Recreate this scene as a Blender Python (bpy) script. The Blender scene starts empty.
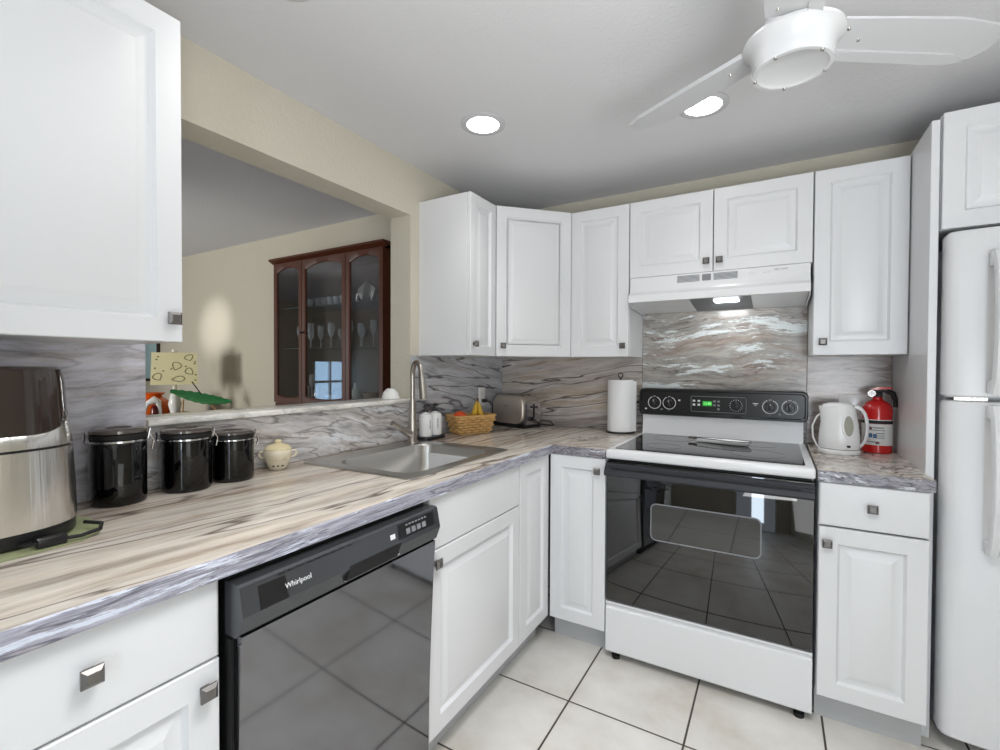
import bpy, bmesh, math, random
from mathutils import Vector, Matrix
random.seed(7)
PI = math.pi
S = bpy.context.scene
COL = S.collection

# ------------------------------------------------------------------ camera
def make_camera():
    yaw, pitch, roll = math.radians(30.307), math.radians(-0.907), math.radians(0.236)
    f = Vector((-math.sin(yaw)*math.cos(pitch), math.cos(yaw)*math.cos(pitch), math.sin(pitch)))
    rt = Vector((math.cos(yaw), math.sin(yaw), 0)); up = rt.cross(f)
    r2 = math.cos(roll)*rt + math.sin(roll)*up; u2 = -math.sin(roll)*rt + math.cos(roll)*up
    cd = bpy.data.cameras.new('camera'); cd.sensor_width = 36; cd.lens = 470.33*36/1000
    cd.clip_start = 0.02
    c = bpy.data.objects.new('camera', cd); COL.objects.link(c)
    m = Matrix((r2, u2, -f)).transposed().to_4x4(); m.translation = (1.5603, -2.6936, 1.2714)
    c.matrix_world = m; S.camera = c
make_camera()

# ------------------------------------------------------------------ world, lights, exposure
S.view_settings.view_transform = 'Standard'; S.view_settings.look = 'None'
S.view_settings.gamma = 1; S.view_settings.use_curve_mapping = False
S.view_settings.exposure = -0.1
w = bpy.data.worlds.new('world'); S.world = w; w.use_nodes = True
w.node_tree.nodes['Background'].inputs[0].default_value = (0.80, 0.88, 1.0, 1)
w.node_tree.nodes['Background'].inputs[1].default_value = 1.0
def area(name, loc, aim, sx, sy, power, col=(1, 1, 1), spread=180):
    l = bpy.data.lights.new(name, 'AREA'); l.shape = 'RECTANGLE'; l.size = sx; l.size_y = sy
    l.energy = power; l.color = col; l.spread = math.radians(spread)
    o = bpy.data.objects.new(name, l); COL.objects.link(o); o.location = loc
    o.rotation_euler = (Vector(aim)-Vector(loc)).to_track_quat('-Z', 'Y').to_euler(); return o
def spot(name, loc, aim, power, ang, blend=0.6, r=0.05, col=(1, 0.97, 0.92)):
    l = bpy.data.lights.new(name, 'SPOT'); l.energy = power; l.spot_size = math.radians(ang); l.spot_blend = blend
    l.shadow_soft_size = r; l.color = col
    o = bpy.data.objects.new(name, l); COL.objects.link(o); o.location = loc
    o.rotation_euler = (Vector(aim)-Vector(loc)).to_track_quat('-Z', 'Y').to_euler(); return o
CZ = 2.27
area('patio_door_daylight', (2.15, -4.40, 1.15), (1.2, 0, 1.0), 0.26, 1.8, 17, (0.74, 0.87, 1.0))
area('bounced_flash', (2.1, -2.9, 1.1), (1.6, -1.9, 2.4), 0.7, 0.7, 16, (1, 1, 1), 120)
area('softbox', (1.9, -3.7, 2.05), (1.0, -0.3, 0.8), 1.4, 0.8, 3.2, (1, 0.99, 0.98))
area('side_fill', (2.8, -2.6, 0.9), (0.6, -1.5, 0.6), 1.4, 1.2, 9, (0.97, 0.99, 1))
area('overhead_fill', (1.5, -2.0, 2.2), (1.45, -1.9, 0), 0.6, 0.6, 14, (1, 1, 1), 110)  # added fill over the floor and counters, no ceiling fixture here
for p in ((0.514, -1.05), (1.313, -0.75), (0.47, -1.93)):
    spot('recessed_spot', (p[0], p[1], CZ-0.02), (p[0], p[1], 0), 8, 115, 0.8, 0.06)
area('hood_lamp', (1.36, -0.20, 1.575), (1.36, -0.03, 1.2), 0.14, 0.05, 0.65, (0.93, 0.97, 1.0))
def point(name, loc, power, r, col=(1, 1, 1)):
    l = bpy.data.lights.new(name, 'POINT'); l.energy = power; l.shadow_soft_size = r; l.color = col
    o = bpy.data.objects.new(name, l); COL.objects.link(o); o.location = loc
spot('dining_wall_fill', (-2.6, -3.4, 1.3), (-2.2, -0.43, 1.5), 160, 75, 0.7, 0.30, (1, 0.99, 0.95))  # unseen fill added to brighten the dining wall and china cabinet
point('dining_ceiling_fill', (-1.9, -3.3, 0.9), 16, 0.10, (0.95, 0.97, 1))  # added low fill for the dining ceiling, no lamp stands here
spot('dining_wall_patch_spot', (-1.9, -2.6, 2.1), (-2.60, -0.43, 1.61), 130, 15, 1.0, 0.05)  # unseen spot added to throw the bright patch on the dining wall

# ------------------------------------------------------------------ materials
def srgb(r, g, b):
    f = lambda c: (c/255/12.92) if c/255 <= 0.04045 else ((c/255+0.055)/1.055)**2.4
    return (f(r), f(g), f(b), 1)
def mat(name, col, rough=0.5, metal=0.0, ior=1.5, emit=None, es=0, bump=None, coat=0, var=None, trans=0):
    m = bpy.data.materials.new(name); m.use_nodes = True; nt = m.node_tree; b = nt.nodes['Principled BSDF']
    b.inputs['Base Color'].default_value = col; b.inputs['Roughness'].default_value = rough
    b.inputs['Metallic'].default_value = metal; b.inputs['IOR'].default_value = ior
    if coat: b.inputs['Coat Weight'].default_value = coat; b.inputs['Coat Roughness'].default_value = 0.05
    if emit: b.inputs['Emission Color'].default_value = emit; b.inputs['Emission Strength'].default_value = es
    if trans: b.inputs['Transmission Weight'].default_value = trans
    tc = nt.nodes.new('ShaderNodeTexCoord')
    if var:     # (scale, amount)
        n = nt.nodes.new('ShaderNodeTexNoise'); n.inputs['Scale'].default_value = var[0]; n.inputs['Detail'].default_value = 5
        nt.links.new(tc.outputs['Object'], n.inputs['Vector'])
        mx = nt.nodes.new('ShaderNodeMix'); mx.data_type = 'RGBA'
        mx.inputs[6].default_value = tuple(c*(1-var[1]) for c in col[:3])+(1,)
        mx.inputs[7].default_value = tuple(min(1, c*(1+var[1])) for c in col[:3])+(1,)
        nt.links.new(n.outputs[0], mx.inputs[0]); nt.links.new(mx.outputs[2], b.inputs['Base Color'])
    if bump:    # (scale, strength, stretch)
        n = nt.nodes.new('ShaderNodeTexNoise'); n.inputs['Scale'].default_value = bump[0]; n.inputs['Detail'].default_value = 3
        mp = nt.nodes.new('ShaderNodeMapping'); mp.inputs['Scale'].default_value = bump[2] if len(bump) > 2 else (1, 1, 1)
        nt.links.new(tc.outputs['Object'], mp.inputs[0]); nt.links.new(mp.outputs[0], n.inputs['Vector'])
        bp = nt.nodes.new('ShaderNodeBump'); bp.inputs['Strength'].default_value = bump[1]; bp.inputs['Distance'].default_value = 0.004
        nt.links.new(n.outputs[0], bp.inputs['Height']); nt.links.new(bp.outputs[0], b.inputs['Normal'])
    return m
def ramp(nt, stops, interp='LINEAR'):
    r = nt.nodes.new('ShaderNodeValToRGB'); r.color_ramp.interpolation = interp
    els = r.color_ramp.elements
    while len(els) < len(stops): els.new(0.5)
    for e, (p, c) in zip(els, stops): e.position = p; e.color = c
    return r
def marble(name, cols, rot=(0, 0, 0), stretch=(1, 1, 1), off=(0, 0, 0), vein=0.8, foam=None, rough=0.18, veincol=(50, 42, 40), warp=0.25, sc=1.0, coarse=2.0, foamcol=(235, 238, 240), grain=0.6):
    """streaked stone-look laminate: stretch is the frequency along each axis"""
    m = bpy.data.materials.new(name); m.use_nodes = True; nt = m.node_tree; b = nt.nodes['Principled BSDF']
    b.inputs['Roughness'].default_value = rough; N = nt.nodes.new; L = nt.links.new
    tc = N('ShaderNodeTexCoord'); mp = N('ShaderNodeMapping'); mp.inputs['Rotation'].default_value = rot; mp.inputs['Location'].default_value = off
    L(tc.outputs['Object'], mp.inputs[0])
    wn = N('ShaderNodeTexNoise'); wn.inputs['Scale'].default_value = coarse; wn.inputs['Detail'].default_value = 3; L(mp.outputs[0], wn.inputs['Vector'])
    sub = N('ShaderNodeVectorMath'); sub.operation = 'SUBTRACT'; L(wn.outputs['Color'], sub.inputs[0]); sub.inputs[1].default_value = (0.5, 0.5, 0.5)
    sca = N('ShaderNodeVectorMath'); sca.operation = 'SCALE'; L(sub.outputs[0], sca.inputs[0]); sca.inputs['Scale'].default_value = warp
    add = N('ShaderNodeVectorMath'); L(mp.outputs[0], add.inputs[0]); L(sca.outputs[0], add.inputs[1])
    st = N('ShaderNodeVectorMath'); st.operation = 'MULTIPLY'; L(add.outputs[0], st.inputs[0]); st.inputs[1].default_value = tuple(s*sc for s in stretch)
    n1 = N('ShaderNodeTexNoise'); n1.inputs['Scale'].default_value = 1.0; n1.inputs['Detail'].default_value = 9; n1.inputs['Roughness'].default_value = 0.68
    L(st.outputs[0], n1.inputs['Vector'])
    k = len(cols); r1 = ramp(nt, [(0.28+0.44*i/(k-1), srgb(*c)) for i, c in enumerate(cols)]); L(n1.outputs[0], r1.inputs[0])
    last = r1.outputs[0]
    def mix(fac, a, colr):
        mx = N('ShaderNodeMix'); mx.data_type = 'RGBA'; L(fac, mx.inputs[0]); L(a, mx.inputs[6]); mx.inputs[7].default_value = colr
        return mx.outputs[2]
    n2 = N('ShaderNodeTexNoise'); n2.inputs['Scale'].default_value = 0.62; n2.inputs['Detail'].default_value = 4; n2.inputs['Roughness'].default_value = 0.5
    o2 = N('ShaderNodeVectorMath'); L(st.outputs[0], o2.inputs[0]); o2.inputs[1].default_value = (7.3, 3.1, 9.7); L(o2.outputs[0], n2.inputs['Vector'])
    v = (vein, vein, vein, 1)
    r2 = ramp(nt, [(0.0, (0, 0, 0, 1)), (0.485, (0, 0, 0, 1)), (0.50, v), (0.506, (0, 0, 0, 1)), (0.585, (0, 0, 0, 1)), (0.592, v), (0.605, (0, 0, 0, 1))]); L(n2.outputs[0], r2.inputs[0])
    v2 = (vein*0.4,)*3+(1,)
    r5 = ramp(nt, [(0.0, (0, 0, 0, 1)), (0.472, (0, 0, 0, 1)), (0.482, v2), (0.488, v2), (0.492, (0, 0, 0, 1)), (0.570, (0, 0, 0, 1)), (0.580, v2), (0.584, (0, 0, 0, 1))]); L(n2.outputs[0], r5.inputs[0])
    last = mix(r5.outputs[0], last, srgb(224, 218, 212))
    last = mix(r2.outputs[0], last, srgb(*veincol))
    # fine grain
    n4 = N('ShaderNodeTexNoise'); n4.inputs['Scale'].default_value = 4.2; n4.inputs['Detail'].default_value = 6; n4.inputs['Roughness'].default_value = 0.7; L(st.outputs[0], n4.inputs['Vector'])
    r4 = ramp(nt, [(0.36, (0.45, 0.44, 0.44, 1)), (0.5, (0.95, 0.95, 0.95, 1)), (0.64, (1.3, 1.3, 1.3, 1))]); L(n4.outputs[0], r4.inputs[0])
    mm = N('ShaderNodeMix'); mm.data_type = 'RGBA'; mm.blend_type = 'MULTIPLY'; mm.inputs[0].default_value = grain; L(last, mm.inputs[6]); L(r4.outputs[0], mm.inputs[7]); last = mm.outputs[2]
    if foam:
        n3 = N('ShaderNodeTexNoise'); n3.inputs['Scale'].default_value = 1.1; n3.inputs['Detail'].default_value = 11; n3.inputs['Roughness'].default_value = 0.75
        o3 = N('ShaderNodeVectorMath'); L(st.outputs[0], o3.inputs[0]); o3.inputs[1].default_value = (1.3, 8.1, 2.7); L(o3.outputs[0], n3.inputs['Vector'])
        r3 = ramp(nt, [(1-foam, (0, 0, 0, 1)), (min(1, 1-foam+0.03), (0.9, 0.9, 0.9, 1))]); L(n3.outputs[0], r3.inputs[0])
        last = mix(r3.outputs[0], last, srgb(*foamcol))
    L(last, b.inputs['Base Color'])
    return m

WHITE = mat('white_cabinet_lacquer', srgb(224, 225, 227), 0.32)
APPL = mat('white_appliance_enamel', srgb(226, 227, 229), 0.22, var=(3, 0.01))
FRIDGE = mat('white_textured_enamel', srgb(226, 227, 229), 0.28, bump=(260, 0.15))
KICK = mat('grey_toe_kick', srgb(188, 189, 191), 0.5)
CREAM = mat('cream_wall_paint', srgb(206, 200, 184), 0.75, bump=(80, 0.7), var=(1.5, 0.02))
CEIL = mat('ceiling_texture_paint', srgb(214, 214, 216), 0.9, bump=(90, 0.35))
CEIL2 = mat('dining_ceiling_paint', srgb(218, 219, 224), 0.9, bump=(90, 0.5))
KNOB = mat('brushed_pewter', srgb(128, 125, 123), 0.42, 1.0, var=(40, 0.1))
CHROME = mat('polished_chrome', srgb(210, 210, 212), 0.12, 1.0)
NICKEL = mat('brushed_nickel', srgb(176, 170, 162), 0.28, 1.0, bump=(300, 0.05))
STEEL = mat('brushed_stainless_steel', srgb(222, 220, 216), 0.22, 1.0, bump=(7, 0.35, (9, 9, 0.05)))
TSTEEL = mat('warm_brushed_steel', srgb(206, 196, 184), 0.38, 0.75)
SINKM = mat('satin_sink_steel', srgb(192, 190, 186), 0.30, 1.0, bump=(200, 0.04))
BLKGLASS = mat('black_oven_glass', srgb(7, 7, 8), 0.03, ior=1.8)
COOKGLASS = mat('black_cooktop_glass', srgb(10, 10, 11), 0.06, ior=2.0)
BLACK = mat('black_plastic', srgb(24, 24, 26), 0.3)
BLACKM = mat('matte_black_plastic', srgb(14, 14, 15), 0.6)
DGREY = mat('dark_grey_handle_plastic', srgb(44, 46, 52), 0.55)
DWM = mat('graphite_dishwasher_enamel', srgb(128, 129, 133), 0.07, 1.0)
DWP = mat('graphite_panel_plastic', srgb(84, 86, 90), 0.25, 0.6)
PRINT = mat('white_printing', srgb(225, 226, 228), 0.6)
GREYP = mat('grey_printing', srgb(130, 132, 136), 0.6)
GREEN = mat('green_clock_display', srgb(20, 70, 25), 0.4, emit=srgb(60, 220, 70), es=0.5)
GREEND = mat('green_clock_digits', srgb(150, 250, 150), 0.4, emit=srgb(150, 255, 140), es=0.9)
LAMPON = mat('glowing_lamp_lens', (1, 1, 1, 1), 0.5, emit=(1, 0.98, 0.95, 1), es=14)
CERAM = mat('white_glazed_ceramic', srgb(240, 240, 238), 0.15)
CREAMC = mat('cream_glazed_ceramic', srgb(224, 214, 190), 0.25, var=(12, 0.06))
CREAML = mat('cream_embossed_lettering', srgb(205, 190, 158), 0.35)
PAPER = mat('white_paper_towel', srgb(240, 240, 240), 0.95, bump=(180, 0.4))
RED = mat('red_extinguisher_paint', srgb(205, 22, 22), 0.2, coat=0.5)
LABELW = mat('extinguisher_label', srgb(222, 222, 218), 0.45)
LABELB = mat('label_blue_print', srgb(70, 110, 150), 0.5)
KETTLE = mat('white_kettle_plastic', srgb(240, 240, 240), 0.22)
KWIN = mat('translucent_grey_gauge', srgb(168, 168, 156), 0.25)
BLKCER = mat('black_glazed_ceramic', srgb(5, 4, 5), 0.04, ior=1.5)
SMOKE = mat('smoky_clear_lid', srgb(84, 76, 72), 0.06, ior=1.7)
WOOD = mat('cherry_wood', srgb(84, 42, 24), 0.42, bump=(18, 0.08, (1, 1, 0.1)), var=(9, 0.25))
WOODD = mat('dark_cabinet_back', srgb(74, 56, 46), 0.5, var=(6, 0.15))
WICK = mat('tan_wicker', srgb(206, 164, 104), 0.65, var=(60, 0.35))
ORANGE = mat('orange_peel', srgb(226, 84, 24), 0.4, bump=(150, 0.3))
BANANA = mat('yellow_banana_peel', srgb(214, 172, 48), 0.45, var=(20, 0.1))
BROWN = mat('brown_stem', srgb(84, 62, 36), 0.6)
GREENM = mat('pale_green_mat', srgb(152, 158, 120), 0.6, var=(14, 0.2))
LEAF = mat('green_glazed_leaf', srgb(50, 168, 96), 0.25, var=(25, 0.3))
STICK = mat('light_bamboo', srgb(200, 160, 110), 0.5)
ORVASE = mat('orange_glass', srgb(220, 96, 20), 0.15, coat=0.5, var=(9, 0.45))
DRED = mat('dark_red_glaze', srgb(96, 14, 16), 0.2)
SOAP = mat('white_frosted_bottle', srgb(232, 233, 232), 0.25)
BLUEP = mat('pale_blue_picture', srgb(176, 206, 212), 0.5, var=(5, 0.25))
FRAME = mat('dark_frame_wood', srgb(48, 34, 26), 0.4)
FAN = mat('white_fan_enamel', srgb(200, 201, 203), 0.25)
BLADE = mat('white_fan_blade', srgb(190, 191, 193), 0.35)
PEW = mat('silver_ornament', srgb(200, 196, 188), 0.3, 0.7, bump=(90, 0.6))
GAP = mat('painted_gap_shade', srgb(30, 30, 32), 0.7)  # shade between cabinet doors put into a dark colour, no gasket part
MESHF = mat('grey_grease_filter', srgb(120, 122, 126), 0.45, 0.4, bump=(400, 0.8))
BASE = mat('dark_screen_plastic', srgb(46, 36, 32), 0.12, coat=0.5, var=(60, 0.15))
SILL = marble('pale_marble_sill', [(222, 219, 210), (238, 236, 230), (246, 245, 240)], stretch=(7, 1.4, 7), vein=0.3, veincol=(150, 140, 125))

def glass(name, tint=(0.93, 0.95, 0.96), refl=0.10, rough=0.02, diff=False):
    m = bpy.data.materials.new(name); m.use_nodes = True; nt = m.node_tree; nt.nodes.remove(nt.nodes['Principled BSDF'])
    t = nt.nodes.new('ShaderNodeBsdfTransparent'); t.inputs[0].default_value = tint+(1,)
    g = nt.nodes.new('ShaderNodeBsdfPrincipled' if diff else 'ShaderNodeBsdfGlossy'); g.inputs['Roughness'].default_value = rough
    fr = nt.nodes.new('ShaderNodeLayerWeight'); fr.inputs[0].default_value = 0.35
    mp = nt.nodes.new('ShaderNodeMapRange'); mp.inputs[3].default_value = refl; mp.inputs[4].default_value = 0.5
    mx = nt.nodes.new('ShaderNodeMixShader')
    nt.links.new(fr.outputs['Facing'], mp.inputs[0]); nt.links.new(mp.outputs[0], mx.inputs[0]); nt.links.new(t.outputs[0], mx.inputs[1]); nt.links.new(g.outputs[0], mx.inputs[2])
    nt.links.new(mx.outputs[0], nt.nodes['Material Output'].inputs[0]); return m
PANE = glass('cabinet_glass_pane', (0.90, 0.92, 0.94), 0.035)
STEMG = glass('clear_glassware', (0.93, 0.95, 0.96), 0.35, 0.1, True)

# ------------------------------------------------------------------ mesh helpers
class MB:
    def __init__(s): s.bm = bmesh.new()
    def box(s, a, b, bev=0.0, seg=2, rot=None):
        x0, y0, z0 = a; x1, y1, z1 = b
        r = bmesh.ops.create_cube(s.bm, size=1); vs = r['verts']
        for v in vs:
            v.co = Vector(((x0+x1)/2+v.co.x*(x1-x0), (y0+y1)/2+v.co.y*(y1-y0), (z0+z1)/2+v.co.z*(z1-z0)))
            if rot: v.co = rot @ v.co
        if bev > 0:
            es = list({e for v in vs for e in v.link_edges})
            bmesh.ops.bevel(s.bm, geom=es, offset=min(bev, 0.49*min(abs(x1-x0), abs(y1-y0), abs(z1-z0))), segments=seg, affect='EDGES', profile=0.5)
        return s
    def rings(s, rs, cap0=True, cap1=True, closed=True):
        vr = [[s.bm.verts.new(p) for p in r] for r in rs]
        n = len(vr[0])
        for a, b in zip(vr, vr[1:]):
            for i in range(n if closed else n-1):
                j = (i+1) % n
                try: s.bm.faces.new((a[i], a[j], b[j], b[i]))
                except ValueError: pass
        if cap0: s.bm.faces.new(list(reversed(vr[0])))
        if cap1: s.bm.faces.new(vr[-1])
        return s
    def lathe(s, prof, c=(0, 0, 0), seg=40, axis='z', cap0=True, cap1=True, sx=1, sy=1):
        rs = []
        for r, h in prof:
            ring = []
            for i in range(seg):
                t = 2*PI*i/seg; x, y = r*math.cos(t)*sx, r*math.sin(t)*sy
                p = (x, y, h) if axis == 'z' else ((x, -h, y) if axis == 'y' else (h, x, y))
                ring.append((c[0]+p[0], c[1]+p[1], c[2]+p[2]))
            rs.append(ring)
        return s.rings(rs, cap0, cap1)
    def tube(s, pts, r, seg=10, close=False):
        pts = [Vector(p) for p in pts]; n = len(pts); rr = r if isinstance(r, (list, tuple)) else [r]*n
        rs = []; prev = None
        for i, p in enumerate(pts):
            if close: t = pts[(i+1) % n]-pts[i-1]
            else: t = pts[min(i+1, n-1)]-pts[max(i-1, 0)]
            t.normalize()
            if prev is None:
                a = Vector((0, 0, 1)) if abs(t.z) < 0.9 else Vector((1, 0, 0)); u = t.cross(a).normalized()
            else: u = (prev-t*prev.dot(t)).normalized()
            prev = u; v = t.cross(u)
            rs.append([p+(u*math.cos(2*PI*k/seg)+v*math.sin(2*PI*k/seg))*rr[i] for k in range(seg)])
        if close: rs.append(rs[0]); 
        if close:
            vr = [[s.bm.verts.new(q) for q in g] for g in rs[:-1]]; vr.append(vr[0])
            for a, b in zip(vr, vr[1:]):
                for i in range(seg): s.bm.faces.new((a[i], a[(i+1) % seg], b[(i+1) % seg], b[i]))
            return s
        return s.rings(rs)
    def prism(s, poly, lo, hi, axis='z', bev=0.0):
        def P(p, h): return {'z': (p[0], p[1], h), 'y': (p[0], h, p[1]), 'x': (h, p[0], p[1])}[axis]
        a = [s.bm.verts.new(P(p, lo)) for p in poly]; b = [s.bm.verts.new(P(p, hi)) for p in poly]; n = len(poly)
        fs = [s.bm.faces.new((a[i], a[(i+1) % n], b[(i+1) % n], b[i])) for i in range(n)]
        fs += [s.bm.faces.new(list(reversed(a))), s.bm.faces.new(b)]
        if bev:
            es = list({e for f in fs[-2:] for e in f.edges})
            bmesh.ops.bevel(s.bm, geom=es, offset=bev, segments=2, affect='EDGES', profile=0.5)
        return s
    def build(s, name, m, parent=None, smooth=35, world=False):
        bmesh.ops.recalc_face_normals(s.bm, faces=s.bm.faces)
        me = bpy.data.meshes.new(name); s.bm.to_mesh(me); s.bm.free()
        me.materials.append(m)
        if smooth:
            for p in me.polygons: p.use_smooth = True
            me.set_sharp_from_angle(angle=math.radians(smooth))
        o = bpy.data.objects.new(name, me); COL.objects.link(o)
        if world and parent: me.transform(Matrix.Translation(-parent.location))
        if parent: o.parent = parent
        return o
def thing(name, label, cat, loc=(0, 0, 0), rz=0, group=None):
    o = bpy.data.objects.new(name, None); COL.objects.link(o); o.location = loc; o.rotation_euler = (0, 0, rz)
    o.empty_display_size = 0.05; o['label'] = label; o['category'] = cat
    if group: o['group'] = group
    return o
def tag(o, label, cat, group=None, kind=None):
    o['label'] = label; o['category'] = cat
    if group: o['group'] = group
    if kind: o['kind'] = kind
    return o
def struct(name, mb, m, parent=None, **k):
    o = mb.build(name, m, parent, **k)
    if not parent: o['kind'] = 'structure'
    return o
def copy_tree(o, parent=None):
    c = o.copy(); COL.objects.link(c); c.parent = parent
    for ch in list(o.children): copy_tree(ch, c)
    return c
def text(name, s, size, loc, rot, m, parent, ext=0.0004, align='CENTER'):
    cu = bpy.data.curves.new(name, 'FONT'); cu.body = s; cu.size = size; cu.extrude = ext; cu.align_x = align; cu.align_y = 'CENTER'; cu.resolution_u = 3
    t = bpy.data.objects.new(name+'_tmp', cu); COL.objects.link(t); bpy.context.view_layer.update()
    me = bpy.data.meshes.new_from_object(t.evaluated_get(bpy.context.evaluated_depsgraph_get()))
    bpy.data.objects.remove(t); bpy.data.curves.remove(cu)
    me.materials.clear(); me.materials.append(m)
    from mathutils import Euler
    me.transform(Matrix.Translation(loc) @ Euler(rot).to_matrix().to_4x4())
    o = bpy.data.objects.new(name, me); COL.objects.link(o); o.parent = parent; return o
def rrect(x0, z0, x1, z1, r, n=5):
    pts = []
    for cx, cz, a0 in ((x1-r, z1-r, 0), (x0+r, z1-r, PI/2), (x0+r, z0+r, PI), (x1-r, z0+r, 1.5*PI)):
        for i in range(n+1): a = a0+PI/2*i/n; pts.append((cx+r*math.cos(a), cz+r*math.sin(a)))
    return pts

# ------------------------------------------------------------------ structure
def tile_mat():
    m = bpy.data.materials.new('beige_floor_tile'); m.use_nodes = True; nt = m.node_tree; b = nt.nodes['Principled BSDF']; N = nt.nodes.new; L = nt.links.new
    tc = N('ShaderNodeTexCoord'); mp = N('ShaderNodeMapping'); sp = 0.4135
    mp.inputs['Location'].default_value = (-0.895/sp, 1.0265/sp, 0); mp.inputs['Scale'].default_value = (1/sp, 1/sp, 1); mp.vector_type = 'POINT'
    L(tc.outputs['Object'], mp.inputs[0]); sep = N('ShaderNodeSeparateXYZ'); L(mp.outputs[0], sep.inputs[0])
    def M(op, a, bb=None, c=None):
        n = N('ShaderNodeMath'); n.operation = op
        for i, v in enumerate((a, bb, c)):
            if v is None: continue
            if isinstance(v, (int, float)): n.inputs[i].default_value = v
            else: L(v, n.inputs[i])
        return n.outputs[0]
    def edge(ax):
        fr = M('FRACT', M('ADD', sep.outputs[ax], 100.0)); return M('MINIMUM', fr, M('SUBTRACT', 1.0, fr))
    d = M('MULTIPLY', M('MINIMUM', edge(0), edge(1)), sp)
    g = N('ShaderNodeMapRange'); g.inputs[1].default_value = 0.0026; g.inputs[2].default_value = 0.0042; L(d, g.inputs[0])
    n1 = N('ShaderNodeTexNoise'); n1.inputs['Scale'].default_value = 3.2; n1.inputs['Detail'].default_value = 7; n1.inputs['Roughness'].default_value = 0.62; L(tc.outputs['Object'], n1.inputs['Vector'])
    r = ramp(nt, [(0.3, srgb(196, 190, 180)), (0.5, srgb(214, 211, 205)), (0.7, srgb(226, 224, 220))]); L(n1.outputs[0], r.inputs[0])
    mx = N('ShaderNodeMix'); mx.data_type = 'RGBA'; L(g.outputs[0], mx.inputs[0]); mx.inputs[6].default_value = srgb(66, 58, 52); L(r.outputs[0], mx.inputs[7])
    L(mx.outputs[2], b.inputs['Base Color'])
    bp_ = N('ShaderNodeBump'); bp_.inputs['Distance'].default_value = 0.003; bp_.inputs['Strength'].default_value = 0.6; L(g.outputs[0], bp_.inputs['Height']); L(bp_.outputs[0], b.inputs['Normal'])
    b.inputs['Roughness'].default_value = 0.38; return m
struct('floor', MB().box((-5.1, -4.6, -0.05), (3.0, 0.1, 0)), tile_mat(), smooth=0)
struct('ceiling', MB().box((-0.13, -4.6, CZ), (3.0, 0.1, CZ+0.06)), CEIL, smooth=0)
struct('ceiling_dining', MB().box((-5.1, -4.6, CZ), (-0.13, 0.1, CZ+0.06)), CEIL2, smooth=0)
WT = -0.13; ZS = 1.098; OY = -0.906; OY2 = -2.044; OZ = 2.022
wl = MB(); wl.box((WT, OY, 0), (0, 0.1, CZ)); wl.box((WT, OY2, 0), (0, OY, ZS-0.0)); wl.box((WT, OY2, OZ), (0, OY, CZ)); wl.box((WT, -4.6, 0), (0, OY2, CZ))
struct('wall_left', wl, CREAM, smooth=0)
struct('wall_back', MB().box((0, 0, 0), (3.0, 0.1, CZ)), CREAM, smooth=0)
struct('wall_right', MB().box((2.9, -4.6, 0), (3.0, 0, CZ)), CREAM, smooth=0)
rb = MB(); rb.box((-5.1, -4.7, 0), (1.7, -4.6, CZ)); rb.box((2.6, -4.7, 0), (3.0, -4.6, CZ)); rb.box((1.7, -4.7, 2.12), (2.6, -4.6, CZ))
struct('wall_rear', rb, CREAM, smooth=0)
struct('wall_dining_back', MB().box((-5.1, -0.43, 0), (WT, -0.33, CZ)), CREAM, smooth=0)
dl = MB(); dl.box((-5.1, -4.6, 0), (-5.0, -0.33, 0.68)); dl.box((-5.1, -4.6, 1.36), (-5.0, -0.33, CZ)); dl.box((-5.1, -3.90, 0.68), (-5.0, -0.33, 1.36)); dl.box((-5.1, -4.6, 0.68), (-5.0, -4.5, 1.36))
struct('wall_dining_left', dl, CREAM, smooth=0)
WIN = mat('bright_daylight_sky_glass', srgb(120, 160, 200), 0.2, emit=(0.42, 0.62, 0.85, 1), es=3.2)
wn = struct('window_1', MB().box((-5.06, -4.5, 0.68), (-5.04, -3.90, 1.36)), WIN, smooth=0)
fr = MB(); fr.box((-5.04, -4.5, 1.0), (-4.99, -3.90, 1.04)); fr.box((-5.04, -4.22, 0.68), (-4.99, -4.19, 1.36)); fr.build('window_frame', WHITE, wn)
struct('trim_1', MB().box((WT-0.012, OY2, ZS), (0.022, OY, ZS+0.02), 0.004), SILL)

# backsplash laminate panels
def panel(a, b, m, label):
    o = MB().box(a, b, 0.0008, 1).build('backsplash_panel', m, smooth=0); tag(o, label, 'backsplash', 'stone look backsplash panels'); return o
T = 0.007
MB_L = marble('bluish_grey_streaked_laminate', [(148, 147, 158), (188, 187, 197), (212, 212, 222), (192, 186, 188), (230, 230, 236)], stretch=(8, 1.3, 8), vein=0.35, warp=0.12, foam=0.40, rough=0.22, foamcol=(215, 218, 224))
MB_S = marble('pale_grey_streaked_laminate', [(134, 131, 132), (184, 181, 181), (208, 206, 206), (192, 184, 178), (224, 223, 222)], stretch=(9, 1.6, 12), rot=(0.2, 0, 0), vein=0.6, warp=0.14, foam=0.42, rough=0.2, off=(0, 3, 1), foamcol=(228, 230, 234))
MB_C = marble('slate_grey_veined_laminate', [(138, 138, 142), (168, 169, 174), (196, 198, 204), (172, 170, 170), (222, 225, 230)], stretch=(5, 0.9, 7), rot=(0.12, 0, 0), vein=0.9, rough=0.2, off=(0, 5, 2), foam=0.3, foamcol=(222, 226, 232), warp=0.10)
MB_B = marble('brown_grey_veined_laminate', [(142, 133, 129), (172, 163, 159), (194, 187, 183), (184, 168, 150), (214, 208, 206)], stretch=(0.7, 6, 8.5), rot=(0, 0.13, 0), vein=0.95, rough=0.2, warp=0.10)
MB_H = marble('grey_foamy_streaked_laminate', [(104, 101, 99), (146, 142, 138), (168, 164, 158), (154, 140, 130), (186, 182, 176)], stretch=(1.8, 8, 11), vein=0.5, warp=0.16, foam=0.46, rough=0.2, off=(3, 0, 0.4), foamcol=(222, 228, 228), veincol=(96, 70, 62))
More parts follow.
